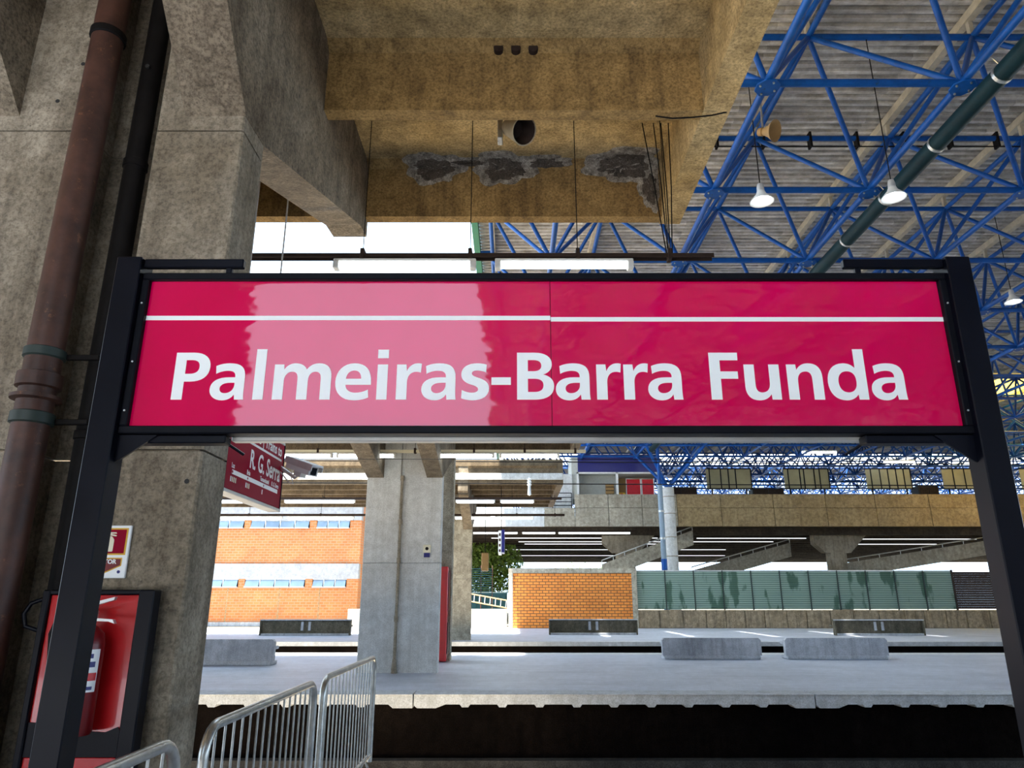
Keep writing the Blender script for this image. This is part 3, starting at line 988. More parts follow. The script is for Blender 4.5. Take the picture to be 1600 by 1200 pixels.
# shop on the mezzanine
sh = empty('kiosk', (7.4, 50, 8.5), 'kiosk with a navy blue fascia and white frame on the footbridge', 'shop')
adopt(MB().bbox(4.65, 10.4, 50.0, 50.3, 10.12, 11.45, 0.02).build('fascia', M['navy']), sh)
adopt(MB().box(4.2, 4.65, 50.05, 53, 8.3, 11.4).build('side_wall', M['shopwall']), sh)
adopt(MB().box(4.65, 7.6, 51.2, 51.4, 7.0, 10.4).build('back_wall', M['shopwall']), sh)
adopt(MB().box(7.6, 10.4, 52.4, 52.6, 7.0, 10.4).build('back_wall', M['wood']), sh)
adopt(MB().box(4.65, 10.4, 50.3, 53, 10.12, 10.3).build('shop_ceiling', M['shopwall']), sh)
for (x, w) in ((4.55, 0.14), (7.3, 0.16), (10.2, 0.16)):
    adopt(MB().box(x, x + w, 49.9, 50.1, 8.4, 10.15).build('frame_post', M['white']), sh)
adopt(MB().box(4.55, 10.36, 49.9, 50.1, 10.05, 10.16).build('frame_head', M['white']), sh)
for (x, w) in ((8.15, 0.95), (9.25, 0.8)):
    b1 = empty('red_banner', (x, 50.6, 8.6), 'red banner board in the kiosk, %s' % ('beside the yellow box' if x < 9 else 'next to the round grey column'), 'banner', 'red banners in the kiosk')
    adopt(MB().bbox(x, x + w, 50.6, 50.66, 8.4, 9.75, 0.01).build('board', M['red']), b1)
    adopt(MB().tube([(x - 0.03, 50.6, 8.3), (x - 0.03, 50.6, 9.8), (x + w + 0.03, 50.6, 9.8), (x + w + 0.03, 50.6, 8.3)], 0.03, 8).build('frame', M['white'], None, True), b1)
yb = empty('yellow_box', (7.8, 50.4, 8.5), 'small yellow box on the kiosk parapet', 'box')
adopt(MB().bbox(7.5, 7.95, 50.3, 50.6, 7.0, 8.78, 0.02).build('body', M['yellow']), yb)
adopt(MB().box(7.65, 7.8, 50.28, 50.3, 8.58, 8.7).build('mark', M['red']), yb)
wc = empty('wood_board', (6.9, 50.8, 8.5), 'tan wooden board leaning in the kiosk', 'board')
adopt(MB().bbox(6.65, 7.25, 50.7, 50.76, 7.0, 9.4, 0.01).build('board', M['wood']), wc)
for z in (8.7, 8.95, 9.2):
    adopt(MB().box(6.65, 7.25, 50.68, 50.7, z, z + 0.05).build('batten', M['rail']), wc)
# pale end block of the footbridge with a railing
eb = empty('stair_head', (3.5, 49.2, 7.5), 'pale concrete stair head with dark railing left of the kiosk', 'stair head', None, 'structure')
adopt(MB().prism([(0.6, 7.55), (4.2, 7.55), (4.2, 10.0), (3.1, 10.0), (2.2, 8.9)], 'y', 49.8, 50.1).build('side_wall', M['pale']), eb)
for z in (7.75, 8.0, 8.3, 8.6):
    adopt(MB().tube([(1.4, 49.3, z), (4.1, 49.3, z)], 0.03, 6).build('rail', M['black']), eb)
for x in (1.5, 2.8, 4.1):
    adopt(MB().tube([(x, 49.3, 7.5), (x, 49.3, 8.6)], 0.03, 6).build('post', M['black']), eb)

# yellowed panels along the footbridge
pn = ['beside the round grey column', 'second from the round grey column', 'third from the round grey column', 'beside the right sign post', 'beyond the right sign post']
for k, (x0, x1, cuts) in enumerate(((14.2, 17.5, (0.08, 0.33, 0.5, 0.66, 1)), (19.9, 23.2, (0.1, 0.36, 0.45, 0.68, 0.8, 1)), (25.9, 29.2, (0.12, 0.32, 0.5, 0.68, 0.85, 1)), (31.5, 34.8, (0.25, 0.5, 0.75, 1)), (37.2, 40.5, (0.25, 0.5, 0.75, 1)))):
    b1 = empty('hanging_screen', (x0, 52, 9.3), 'yellowed translucent panel screen on the footbridge, ' + pn[k], 'screen', 'panel screens on the footbridge')
    a = x0
    for c in cuts:
        e = x0 + (x1 - x0) * c
        adopt(MB().bbox(a + 0.03, e - 0.03, 52.0, 52.06, 9.33, 10.72, 0.008).build('panel', M['panel']), b1)
        adopt(MB().box(e - 0.04, e + 0.04, 51.98, 52.1, 9.25, 10.8).build('stile', M['black']), b1)
        a = e
    adopt(MB().box(x0, x1, 51.98, 52.1, 10.72, 10.8).build('top_rail', M['black']), b1)
    adopt(MB().box(x0, x1, 51.98, 52.1, 9.25, 9.33).build('bottom_rail', M['black']), b1)
    for e in (x0 + 0.4, x1 - 0.4):
        adopt(MB().box(e - 0.05, e + 0.05, 52.02, 52.1, 7.0, 9.25).build('leg', M['black']), b1)
# dark boxes standing on the footbridge
for k, (x0, x1, z1, lb) in enumerate(((11.2, 13.6, 9.5, 'beside the round grey column'), (17.7, 20.0, 9.4, 'between the first two yellowed screens'), (29.9, 31.4, 9.6, 'left of the fourth yellowed screen'))):
    b1 = empty('dark_cabinet', (x0, 52.5, 7), 'black cabinet on the footbridge ' + lb, 'cabinet', 'black cabinets on the footbridge')
    adopt(MB().bbox(x0, x1, 52.5, 53.5, 7.0, z1, 0.03).build('body', M['dark']), b1)
    adopt(MB().box(x0 + 0.1, (x0 + x1) / 2 - 0.03, 52.46, 52.5, 7.2, z1 - 0.1).build('door', M['rail']), b1)
    adopt(MB().box((x0 + x1) / 2 + 0.03, x1 - 0.1, 52.46, 52.5, 7.2, z1 - 0.1).build('door', M['rail']), b1)
# roof lamps far away
for k, (px, py, Y, w) in enumerate(((1280, 707, 48, 54), (1405, 722, 50, 48))):
    p = at(px, py, Y)
    b1 = empty('hall_lamp', p, 'fluorescent hall lamp hung above the footbridge, %s' % ('above the second yellowed screen' if k == 0 else 'above the third yellowed screen'), 'lamp', 'hall lamps above the footbridge')
    hw = w / 1115 * Y / 2
    adopt(MB().box(p.x - hw, p.x + hw, p.y - 0.1, p.y + 0.1, p.z + 0.06, p.z + 0.14).build('housing', M['white']), b1)
    adopt(MB().tube([(p.x - hw, p.y, p.z), (p.x + hw, p.y, p.z)], 0.07, 8).build('tube', M['tube']), b1)
    for sgn in (-1, 1):
        adopt(MB().tube([(p.x + sgn * hw * 0.8, p.y, p.z + 0.1), (p.x + sgn * hw * 0.8, p.y, ZB)], 0.012, 5).build('hanger', M['dkpipe']), b1)

# unseen wall and slab added behind the photographer to shape light and reflection
block('light_block_wall', M['ochre'], (-60, 80, -46, -45, -1.45, 9), 'unseen ochre wall added far behind the photographer to block low sky', 'wall')
tw = empty('reflection_block', (-14, -12, 0), 'dark unseen slab added behind the photographer to dim the sign reflection', 'light blocker', None, 'structure')
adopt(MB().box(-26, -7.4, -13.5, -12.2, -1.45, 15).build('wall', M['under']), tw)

# ================================================================== PLATFORM FURNITURE
def bench(x0, x1, Y, h, label, mat, lip=0.14):
    r_ = empty('concrete_bench', ((x0 + x1) / 2, Y, 0), label, 'bench', 'concrete benches on the platforms')

    def p(mb, n, m=mat):
        return adopt(mb.build(n, M[m]), r_)
    p(MB().bbox(x0, x1, Y + lip, Y + lip + 0.14, 0, h, 0.02), 'back_slab')
    p(MB().bbox(x0, x1, Y, Y + lip, h - 0.05, h, 0.012), 'top_rim', 'bench')
    p(MB().bbox(x0, x0 + 0.07, Y, Y + lip, 0, h - 0.05, 0.012), 'end_rim')
    p(MB().bbox(x1 - 0.07, x1, Y, Y + lip, 0, h - 0.05, 0.012), 'end_rim')
    m = (x0 + x1) / 2
    for d in (-0.22, 0.12):
        p(MB().bbox(m + d, m + d + 0.12, Y + lip - 0.04, Y + lip, h * 0.3, h * 0.85, 0.01), 'rib', 'bench')
    p(MB().bbox(x0 + 0.05, x1 - 0.05, Y + lip + 0.14, Y + lip + 0.62, 0.36, 0.44, 0.015), 'seat')
    p(MB().bbox(x0 + 0.05, x1 - 0.05, Y + 0.03, Y + lip, 0, 0.09, 0.015), 'base', 'bench')
    return r_


bench(-11.6, -7.42, 34.6, 0.7, 'dark concrete bench in front of the brick building', 'bench_dark')
bench(1.73, 5.88, 35.2, 0.7, 'dark concrete bench in front of the free-standing brick wall', 'bench_dark')
bench(14.84, 18.97, 34.6, 0.7, 'weathered concrete bench in front of the green fence', 'bench_dark')


def block_bench(x0, x1, Y, h, label):
    r_ = empty('block_bench', ((x0 + x1) / 2, Y, 0), label, 'bench', 'solid concrete benches on the opposite platform')
    pts = [(x0, 0.1), (x1, 0.1), (x1, h - 0.06), (x1 - 0.06, h), (x0 + 0.06, h), (x0, h - 0.06)]
    adopt(MB().prism(pts, 'y', Y, Y + 0.16).build('back_slab', M['bench']), r_)
    adopt(MB().bbox(x0 + 0.04, x1 - 0.04, Y - 0.02, Y + 0.5, 0, 0.1, 0.02).build('base', M['coping']), r_)
    adopt(MB().bbox(x0 + 0.05, x1 - 0.05, Y + 0.16, Y + 0.6, 0.36, 0.44, 0.02).build('seat', M['bench']), r_)


block_bench(-9.0, -6.02, 19.2, 0.62, 'pale solid concrete bench left of the pale column')
block_bench(4.18, 6.93, 21.1, 0.56, 'solid concrete bench on the opposite platform, nearer the pale column')
block_bench(7.6, 10.45, 21.1, 0.56, 'solid concrete bench on the opposite platform, nearer the right sign post')

# red cabinet by the narrow column
rc = empty('hydrant_cabinet', (-1.9, 20.2, 0), 'tall narrow red cabinet standing beside the narrow brown column', 'cabinet')
adopt(MB().bbox(-2.3, -1.74, 20.15, 20.58, 0.02, 2.45, 0.015).build('body', M['red']), rc)
adopt(MB().bbox(-1.735, -1.715, 20.2, 20.55, 1.3, 2.3, 0.005).build('door', M['dkred']), rc)
adopt(MB().bbox(-1.735, -1.715, 20.2, 20.55, 0.2, 1.0, 0.005).build('door', M['rust']), rc)

# small plates on the pale column
pl = empty('camera_notice', (-1.95, 17.28, 2.5), 'small pale notice with a blue patch on the pale column', 'notice')
p = at(667, 862, 17.28)
adopt(MB().bbox(p.x - 0.09, p.x + 0.09, 17.27, 17.298, p.z - 0.02, p.z + 0.16, 0.004).build('plate', M['cream']), pl)
adopt(MB().tube([(p.x, 17.265, p.z + 0.07), (p.x, 17.272, p.z + 0.07)], 0.04, 12).build('emblem', M['dkpipe']), pl)
adopt(MB().bbox(p.x - 0.07, p.x + 0.07, 17.27, 17.298, p.z - 0.13, p.z - 0.03, 0.004).build('blue_plate', M['navy']), pl)


# ------------------------------------------------------------------ light rails with fluorescent tubes
def light_rail(Y, Z, x0, x1, tubes, wires, top, label, scale=1.0, rail='rail'):
    r_ = empty('light_rail', ((x0 + x1) / 2, Y, Z), label, 'lamp', 'fluorescent light rails hung under the canopies')
    h = 0.045 * scale
    pts = [(Y - h, Z), (Y - h, Z + h), (Y + h, Z + h), (Y + h, Z), (Y + h * 0.8, Z), (Y + h * 0.8, Z + h * 0.8), (Y - h * 0.8, Z + h * 0.8), (Y - h * 0.8, Z)]
    adopt(MB().prism(pts, 'x', x0, x1).build('channel', M[rail]), r_)
    for (a, c) in tubes:
        f = adopt(MB().bbox(a, c, Y - 0.05 * scale, Y + 0.05 * scale, Z - 0.05, Z - 0.012, 0.008).build('fitting', M['white']), r_)
        for (n, mb, m) in (('tube', MB().tube([(a + 0.05, Y - 0.03, Z - 0.085), (c - 0.05, Y - 0.03, Z - 0.085)], 0.034 * scale, 10), 'tube'),
                           ('lamp_holder', MB().bbox(a, a + 0.06, Y - 0.07, Y + 0.03, Z - 0.125, Z - 0.045, 0.008), 'white'),
                           ('lamp_holder', MB().bbox(c - 0.06, c, Y - 0.07, Y + 0.03, Z - 0.125, Z - 0.045, 0.008), 'white')):
            o = mb.build(n, M[m], None, n == 'tube')
            o.parent = f
    for x in wires:
        adopt(MB().tube([(x, Y, Z + h), (x + 0.0, Y, top)], 0.0045 * scale, 6).build('suspension_wire', M['dkpipe']), r_)
        adopt(MB().bbox(x - 0.02 * scale, x + 0.02 * scale, Y - 0.05 * scale, Y + 0.05 * scale, Z - 0.02, Z + 0.1, 0.004).build('clamp', M['rail']), r_)
    return r_


light_rail(6.5, 4.87, -2.65, 2.02, [(-1.78, -0.36), (-0.17, 1.21)], [-1.50, -0.42, 0.66, 1.58], 6.5, 'brown light rail with bright fluorescent tube just above the magenta sign')
light_rail(16.7, 4.93, -8.0, 1.75, [(-5.6, -4.25), (-4.15, -2.75), (-1.75, -0.42), (-0.30, 1.12)], [-4.6, -2.3, -0.9, 0.3, 1.5], 6.5, 'light rail of fluorescent tubes just below the magenta sign', 1.3, 'cream')
light_rail(27.45, 5.25, -13.3, 1.9, [(-11.3, -8.9), (-8.7, -6.0), (-2.15, -0.65), (-0.45, 0.85)], [-10, -7.2, -1.6, 0.0, 1.5], 6.5, 'light rail of fluorescent tubes under the front of the farthest canopy', 1.6)
light_rail(30.2, 4.93, -14.0, 2.2, [(-12.2, -9.6), (-9.4, -6.6), (-2.4, -0.9), (-0.7, 0.9)], [-11, -8, -1.6, 0.2, 1.8], 6.5, 'light rail of fluorescent tubes under the middle of the farthest canopy', 1.8)
light_rail(50.3, 6.06, -3.2, 8.6, [(-2.7, 0.4), (0.7, 3.0), (3.2, 8.2)], [-2.1, 3.1, 7.9], 6.46, 'light rail of fluorescent tubes fixed under the front of the footbridge', 1.8)
# overhead wires of the rear track and loose cables
for k, (Y, z0, z1, r, lb) in enumerate(((26.4, 6.55, 6.2, 0.02, 'upper black overhead wire crossing before the footbridge'), (26.4, 5.72, 5.45, 0.02, 'lower black overhead wire crossing before the footbridge'), (11.2, 3.73, 3.70, 0.005, 'thin grey overhead wire crossing just under the magenta sign'))):
    mb = MB()
    path = [(-30 + 8 * q, Y, z0 + (z1 - z0) * ((q - 3) / 8.0)) for q in range(10)]
    o = mb.tube(path, r, 6).build('overhead_wire', M['dkpipe'], None, True)
    tag(o, lb, 'wire', 'overhead wires')
ins = empty('insulator', (0.65, 26.4, 6.2), 'white ribbed insulator hanging on a wire under the farthest canopy', 'insulator')
pp = at(827, 752, 26.3)
adopt(MB().lathe([(0.02, 0.35), (0.05, 0.3), (0.09, 0.27), (0.05, 0.22), (0.09, 0.17), (0.05, 0.12), (0.09, 0.07), (0.05, 0.02), (0.07, -0.3), (0.0, -0.34)], (pp.x, 26.3, pp.z - 0.2), 12).build('body', M['print'], None, True), ins)
adopt(MB().tube([(pp.x, 26.3, pp.z + 0.15), (pp.x, 26.3, 5.85), (pp.x, 27.3, 5.85)], 0.012, 6).build('hanger', M['dkpipe']), ins)

# little hanging sign and lantern in the distance
hs = empty('edge_on_sign', (-0.45, 28, 3.9), 'narrow white and rust hanging sign seen edge-on below the farthest canopy', 'sign')
p = at(783, 848, 28.4)
adopt(MB().bbox(p.x - 0.1, p.x + 0.02, 27.9, 28.9, p.z - 0.45, p.z + 0.42, 0.01).build('face', M['print']), hs)
adopt(MB().bbox(p.x + 0.02, p.x + 0.14, 27.9, 28.9, p.z - 0.4, p.z + 0.46, 0.01).build('casing', M['navy']), hs)
for q in range(4):
    adopt(MB().box(p.x - 0.08, p.x - 0.01, 27.885, 27.9, p.z - 0.38 + q * 0.2, p.z - 0.28 + q * 0.2).build('stripe', M['rust']), hs)
for yy in (28.1, 28.7):
    adopt(MB().tube([(p.x, yy, p.z + 0.4), (p.x, yy, 5.85)], 0.012, 6).build('hanger', M['dkpipe']), hs)
ln = empty('hanging_box', (-1.4, 33, 3), 'tan hanging box above the slatted gate', 'box')
p = at(758, 878, 33.2)
adopt(MB().bbox(p.x - 0.16, p.x + 0.16, 33.0, 33.4, p.z - 0.4, p.z + 0.4, 0.03).build('body', M['wood']), ln)
adopt(MB().tube([(p.x, 33.2, p.z + 0.35), (p.x, 33.2, 5.85)], 0.015, 6).build('hanger', M['dkpipe']), ln)

# ------------------------------------------------------------------ high-bay lamps in the steel roof
for k, (px, py, Y, top) in enumerate(((1190, 312, 13.345, ZT), (1396, 306, 13.345, ZT), (1583, 470, 20.845, ZT), (1183, 441, 17.0, ZT))):
    if k == 3:
        continue
    p = at(px, py, Y)
    lb = ['left of the teal drain pipe', 'brighter, on the teal drain pipe', 'small, right of the right sign post'][k]
    b1 = empty('high_bay_lamp', p, 'white bell-shaped high-bay lamp under the steel roof, ' + lb, 'lamp', 'high-bay lamps of the steel roof')
    adopt(MB().lathe([(0.08, 0.2), (0.11, 0.12), (0.24, -0.03), (0.25, -0.05), (0.235, -0.045), (0.10, 0.1)], p, 24).build('reflector', M['white'], None, True), b1)
    adopt(MB().lathe([(0.0, -0.02), (0.055, 0.0), (0.07, 0.05), (0.05, 0.1), (0.0, 0.11)], p, 14).build('bulb', M['bulb'], None, True), b1)
    adopt(MB().lathe([(0.0, 0.38), (0.06, 0.37), (0.075, 0.3), (0.08, 0.19), (0.0, 0.19)], p, 14).build('gear_housing', M['alu'], None, True), b1)
    adopt(MB().tube([(p.x, p.y, p.z + 0.36), (p.x, p.y, top - 0.05)], 0.012, 6).build('drop_wire', M['dkpipe']), b1)


# ------------------------------------------------------------------ loudspeakers
def ring_horn(root, c, d, prof, mat, n=20):
    """horn of revolution along direction d from c: prof = [(r, t)...]"""
    d = Vector(d).normalized()
    u = d.cross(Vector((0, 0, 1))).normalized()
    w = u.cross(d)
    vs, fs = [], []
    for r, t in prof:
        for j in range(n):
            a = 2 * PI * j / n
            vs.append(Vector(c) + d * t + (u * math.cos(a) + w * math.sin(a)) * r)
    for k in range(len(prof) - 1):
        fs += [(k * n + j, k * n + (j + 1) % n, (k + 1) * n + (j + 1) % n, (k + 1) * n + j) for j in range(n)]
    return adopt(MB().add(vs, fs).build('horn', M[mat], None, True), root)


sp = empty('projector_speaker', (-0.02, 5.9, 6.1), 'beige projector loudspeaker under the ribbed canopy', 'loudspeaker')
c = at(795, 199, 6.0)
ring_horn(sp, c, (0.42, -0.45, -0.45), [(0.0, -0.02), (0.085, 0.0), (0.10, 0.1), (0.135, 0.26), (0.14, 0.27), (0.128, 0.27)], 'beige')
ring_horn(sp, c, (0.42, -0.45, -0.45), [(0.127, 0.265), (0.09, 0.1), (0.0, 0.08)], 'rail')
adopt(MB().bbox(c.x - 0.11, c.x - 0.06, c.y - 0.03, c.y + 0.1, c.z - 0.14, c.z + 0.16, 0.008).build('bracket', M['galv']), sp)
adopt(MB().tube([(c.x - 0.08, c.y + 0.05, c.z + 0.1), (c.x - 0.08, c.y + 0.05, 6.5)], 0.02, 8).build('stem', M['galv'], None, True), sp)
sp2 = empty('horn_speaker', (5.2, 14.4, 11.9), 'brown horn loudspeaker on the steel roof above the left high-bay lamp', 'loudspeaker')
c = at(1192, 206, 13.9)
ring_horn(sp2, c, (0.55, -0.6, -0.35), [(0.0, -0.12), (0.09, -0.1), (0.1, 0.0), (0.08, 0.02), (0.14, 0.16), (0.24, 0.3), (0.25, 0.31), (0.22, 0.3), (0.06, 0.06), (0.0, 0.05)], 'wood')
adopt(MB().tube([c, (c.x + 0.1, c.y + 0.1, ZT)], 0.025, 6).build('bracket', M['galv'], None, True), sp2)

# loose cables dropping to the end of the near light rail
for q, (xa, xb) in enumerate(((1.40, 1.555), (1.52, 1.575), (1.60, 1.60), (1.68, 1.62))):
    o = MB().tube([(xa, 6.54, 6.5), ((xa + xb) / 2 + 0.01, 6.53, 5.7), (xb, 6.52, 5.0), (xb, 6.51, 4.92)], 0.006, 8).build('power_cable', M['dkpipe'], None, True)
    tag(o, ['leftmost', 'second from the left', 'third from the left', 'rightmost'][q] + ' of four thin black cables dropping to the near light rail', 'cable', 'four cables dropping to the near light rail')
o = MB().tube([(1.30, 5.49, 5.79), (1.45, 5.49, 5.765), (1.62, 5.47, 5.76), (1.80, 5.46, 5.775), (1.93, 5.45, 5.80), (1.975, 5.45, 5.86), (1.98, 5.45, 6.3)], 0.007, 8).build('loose_cable', M['dkpipe'], None, True)
tag(o, 'loose black cable sagging under the corner of the near canopy edge beam', 'cable')

# ================================================================== PIPES ON THE NEAR COLUMN
dp = empty('downpipe', (-2.575, 3.72, 0), 'thick rusty brown downpipe on the near column', 'pipe')
adopt(MB().tube([(-2.575, 3.72, 0), (-2.575, 3.72, 6.48)], 0.092, 24).build('pipe', M['rust'], None, True), dp)
for (z, h, r, m) in ((2.86, 0.06, 0.104, 'band'), (2.69, 0.09, 0.112, 'rust'), (2.62, 0.035, 0.124, 'rust'), (2.49, 0.07, 0.106, 'band'), (5.0, 0.06, 0.104, 'dkpipe')):
    nm = 'clamp_band' if m == 'band' else 'coupling'
    adopt(MB().lathe([(0.09, 0), (r, 0.008), (r, h - 0.008), (0.09, h)], (-2.575, 3.72, z), 24).build(nm, M[m], None, True), dp)
for z in (2.89, 2.52):
    adopt(MB().bbox(-2.49, -2.30, 3.76, 3.79, z - 0.015, z + 0.015, 0.004).build('clamp_arm', M['dkpipe']), dp)
dpb = empty('cable_pipe', (-2.37, 3.93, 0), 'dark thinner pipe in the shadow groove beside the rusty downpipe', 'pipe')
adopt(MB().tube([(-2.385, 3.93, 0), (-2.385, 3.93, 6.48)], 0.065, 18).build('pipe', M['dkpipe'], None, True), dpb)
for z in (1.2, 2.45, 4.2):
    adopt(MB().lathe([(0.064, 0), (0.073, 0.006), (0.073, 0.05), (0.064, 0.056)], (-2.385, 3.93, z), 18).build('coupling', M['dkpipe'], None, True), dpb)


# ================================================================== TEXT HELPERS
def text_mesh(body, size, bold=0.0, align='LEFT', narrow=1.0):
    cu = bpy.data.curves.new('lettering', 'FONT')
    cu.body = body
    cu.size = size
    cu.align_x = align
    cu.offset = bold
    cu.extrude = 0.0006
    cu.resolution_u = 3
    o = bpy.data.objects.new('lettering', cu)
    COL.objects.link(o)
    dg = bpy.context.evaluated_depsgraph_get()
    me = bpy.data.meshes.new_from_object(o.evaluated_get(dg))
    bpy.data.objects.remove(o)
    bpy.data.curves.remove(cu)
    if narrow != 1.0:
        me.transform(Matrix.Diagonal((narrow, 1, 1, 1)))
    return me


def lettering(body, size, loc, rot, mat, parent, bold=0.0, align='LEFT', narrow=1.0, name='lettering'):
    me = text_mesh(body, size, bold, align, narrow)
    me.materials.clear()
    me.materials.append(mat)
    me.transform(Matrix.Translation(loc) @ rot)
    o = link(name, me)
    return adopt(o, parent)


FRONT = Matrix.Rotation(PI / 2, 4, 'X')                                     # reads towards -Y
SIDE = Matrix.Rotation(PI / 2, 4, 'Z') @ Matrix.Rotation(PI / 2, 4, 'X')    # reads towards +X

# ================================================================== FIRE EXTINGUISHER BOARD
fbd = empty('extinguisher_board', (-2.1, 3.78, 0), 'red extinguisher board with black frame on the near column', 'board')
adopt(MB().bbox(-2.37, -1.83, 3.79, 3.838, 0.35, 1.645, 0.006).build('backing', M['black']), fbd)
adopt(MB().bbox(-2.335, -1.868, 3.775, 3.79, 1.02 - 0.05, 1.62, 0.003).build('red_panel', M['red']), fbd)
adopt(MB().bbox(-2.335, -1.868, 3.775, 3.79, 0.40, 0.875, 0.003).build('red_panel', M['red']), fbd)
rag = [(-2.335, 0.878), (-1.868, 0.878), (-1.868, 0.965), (-1.90, 1.01), (-1.96, 0.985), (-2.04, 0.99), (-2.12, 1.02), (-2.2, 1.02), (-2.335, 1.03)]
adopt(MB().prism(rag, 'y', 3.768, 3.79).build('torn_black_strip', M['black']), fbd)
for (a, c, d, e) in ((-2.37, -2.335, 0.35, 1.645), (-1.868, -1.79, 0.35, 1.645), (-2.335, -1.868, 1.62, 1.645)):
    adopt(MB().bbox(a, c, 3.72 if c > -1.8 else 3.755, 3.80, d, e, 0.006).build('frame_bar', M['black']), fbd)
adopt(MB().tube([(-2.37, 3.77, 1.60), (-2.42, 3.76, 1.58), (-2.445, 3.755, 1.53), (-2.43, 3.76, 1.47), (-2.37, 3.77, 1.45)], 0.011, 10).build('handle', M['black'], None, True), fbd)

fx = empty('fire_extinguisher', (-2.15, 3.66, 0.93), 'dark red fire extinguisher hanging on the red board, half behind the left post', 'extinguisher')
ex = (-2.065, 3.672, 0.93)
adopt(MB().lathe([(0.0, 0.0), (0.078, 0.0), (0.085, 0.012), (0.085, 0.40), (0.075, 0.45), (0.045, 0.48), (0.028, 0.49), (0.028, 0.52), (0.0, 0.52)], ex, 28).build('cylinder', M['dkred'], None, True), fx)
adopt(MB().bbox(ex[0] - 0.03, ex[0] + 0.03, ex[1] - 0.03, ex[1] + 0.03, 1.445, 1.49, 0.008).build('valve', M['galv']), fx)
adopt(MB().prism([(ex[0] - 0.05, 1.49), (ex[0] + 0.11, 1.535), (ex[0] + 0.115, 1.55), (ex[0] - 0.05, 1.51)], 'y', ex[1] - 0.012, ex[1] + 0.012).build('lever', M['alu']), fx)
adopt(MB().prism([(ex[0] - 0.03, 1.455), (ex[0] + 0.12, 1.445), (ex[0] + 0.13, 1.425), (ex[0] + 0.10, 1.435), (ex[0] - 0.03, 1.44)], 'y', ex[1] - 0.012, ex[1] + 0.012).build('lever', M['alu']), fx)
adopt(MB().tube([(ex[0] - 0.03, ex[1] - 0.02, 1.46), (ex[0] - 0.13, ex[1] - 0.03, 1.47), (ex[0] - 0.155, ex[1] - 0.03, 1.38), (ex[0] - 0.12, ex[1] - 0.04, 1.15), (ex[0] - 0.11, ex[1] - 0.04, 1.0)], 0.014, 10).build('hose', M['dkpipe'], None, True), fx)
# printed label wrapped on the cylinder
vs, fs = [], []
for z in (1.12, 1.31):
    for k in range(9):
        a = -PI / 2 + (k + 0.8) * 0.16
        vs.append((ex[0] + 0.0862 * math.cos(a), ex[1] + 0.0862 * math.sin(a), z))
fs = [(k, k + 1, 9 + k + 1, 9 + k) for k in range(8)]
lab = adopt(MB().add(vs, fs).build('label', M['print'], None, True), fx)
for (z0, z1, a0, a1, m) in ((1.27, 1.29, 0, 5, 'navy'), (1.23, 1.255, 1, 6, 'navy'), (1.17, 1.205, 2, 7, 'red'), (1.13, 1.145, 0, 6, 'navy')):
    vs = []
    for z in (z0, z1):
        for k in range(a0, a1 + 1):
            a = -PI / 2 + (k + 1.4) * 0.16
            vs.append((ex[0] + 0.0867 * math.cos(a), ex[1] + 0.0867 * math.sin(a), z))
    n = a1 - a0 + 1
    o = MB().add(vs, [(k, k + 1, n + k + 1, n + k) for k in range(n - 1)]).build('printed_bar', M[m], None, True)
    o.parent = lab

fx.location.z += 0.06

# safety sign above it
ss = empty('safety_sign', (-2.14, 3.83, 1.84), 'white fire extinguisher sign with red pictogram on the near column', 'sign')
ax0, ax1, az0, az1 = -2.262, -2.005, 1.703, 1.972
ym = 3.822
adopt(MB().bbox(ax0, ax1, ym, 3.838, az0, az1, 0.003).build('plate', M['print']), ss)
adopt(MB().box(ax0 + 0.014, ax1 - 0.014, ym - 0.002, ym, 1.820, 1.958).build('yellow_border', M['yellow']), ss)
adopt(MB().box(ax0 + 0.022, ax1 - 0.022, ym - 0.003, ym - 0.001, 1.828, 1.950).build('red_field', M['wine']), ss)
cx = (ax0 + ax1) / 2 + 0.022
sil = [(cx - 0.022, 1.837), (cx + 0.022, 1.837), (cx + 0.026, 1.842), (cx + 0.026, 1.897), (cx + 0.018, 1.910), (cx + 0.008, 1.916), (cx - 0.008, 1.916), (cx - 0.018, 1.910), (cx - 0.026, 1.897), (cx - 0.026, 1.842)]
adopt(MB().prism(sil, 'y', ym - 0.0045, ym - 0.003).build('pictogram_cylinder', M['cream']), ss)
adopt(MB().prism([(cx - 0.012, 1.921), (cx + 0.034, 1.915), (cx + 0.036, 1.921), (cx + 0.004, 1.929), (cx + 0.036, 1.929), (cx + 0.032, 1.936), (cx - 0.008, 1.937), (cx - 0.03, 1.925), (cx - 0.042, 1.895), (cx - 0.034, 1.897), (cx - 0.024, 1.918)], 'y', ym - 0.0045, ym - 0.003).build('pictogram_handle', M['cream']), ss)
mid = (ax0 + ax1) / 2
adopt(MB().prism([(ax0 + 0.026, 1.806), (ax1 - 0.026, 1.806), (ax1 - 0.026, 1.765), (mid, 1.718), (ax0 + 0.026, 1.765)], 'y', ym - 0.002, ym).build('yellow_arrow', M['yellow']), ss)
adopt(MB().prism([(ax0 + 0.031, 1.800), (ax1 - 0.031, 1.800), (ax1 - 0.031, 1.768), (mid, 1.7245), (ax0 + 0.031, 1.768)], 'y', ym - 0.003, ym - 0.001).build('red_arrow', M['dkred']), ss)
lettering('EXTINTOR', 0.031, (mid, ym - 0.004, 1.776), FRONT, M['print'], ss, 0.001, 'CENTER')
adopt(MB().tube([(ax1 - 0.035, ym - 0.002, 1.735), (ax1 - 0.035, ym, 1.735)], 0.008, 12).build('emblem', M['navy']), ss)

# ================================================================== MAIN SIGN
sign = empty('station_sign', (0.13, 2.65, 0), 'large magenta station name sign with white lettering on two black posts', 'sign')


def sg(mb, n, m, smooth=False):
    return adopt(mb.build(n, M[m], None, smooth), sign)


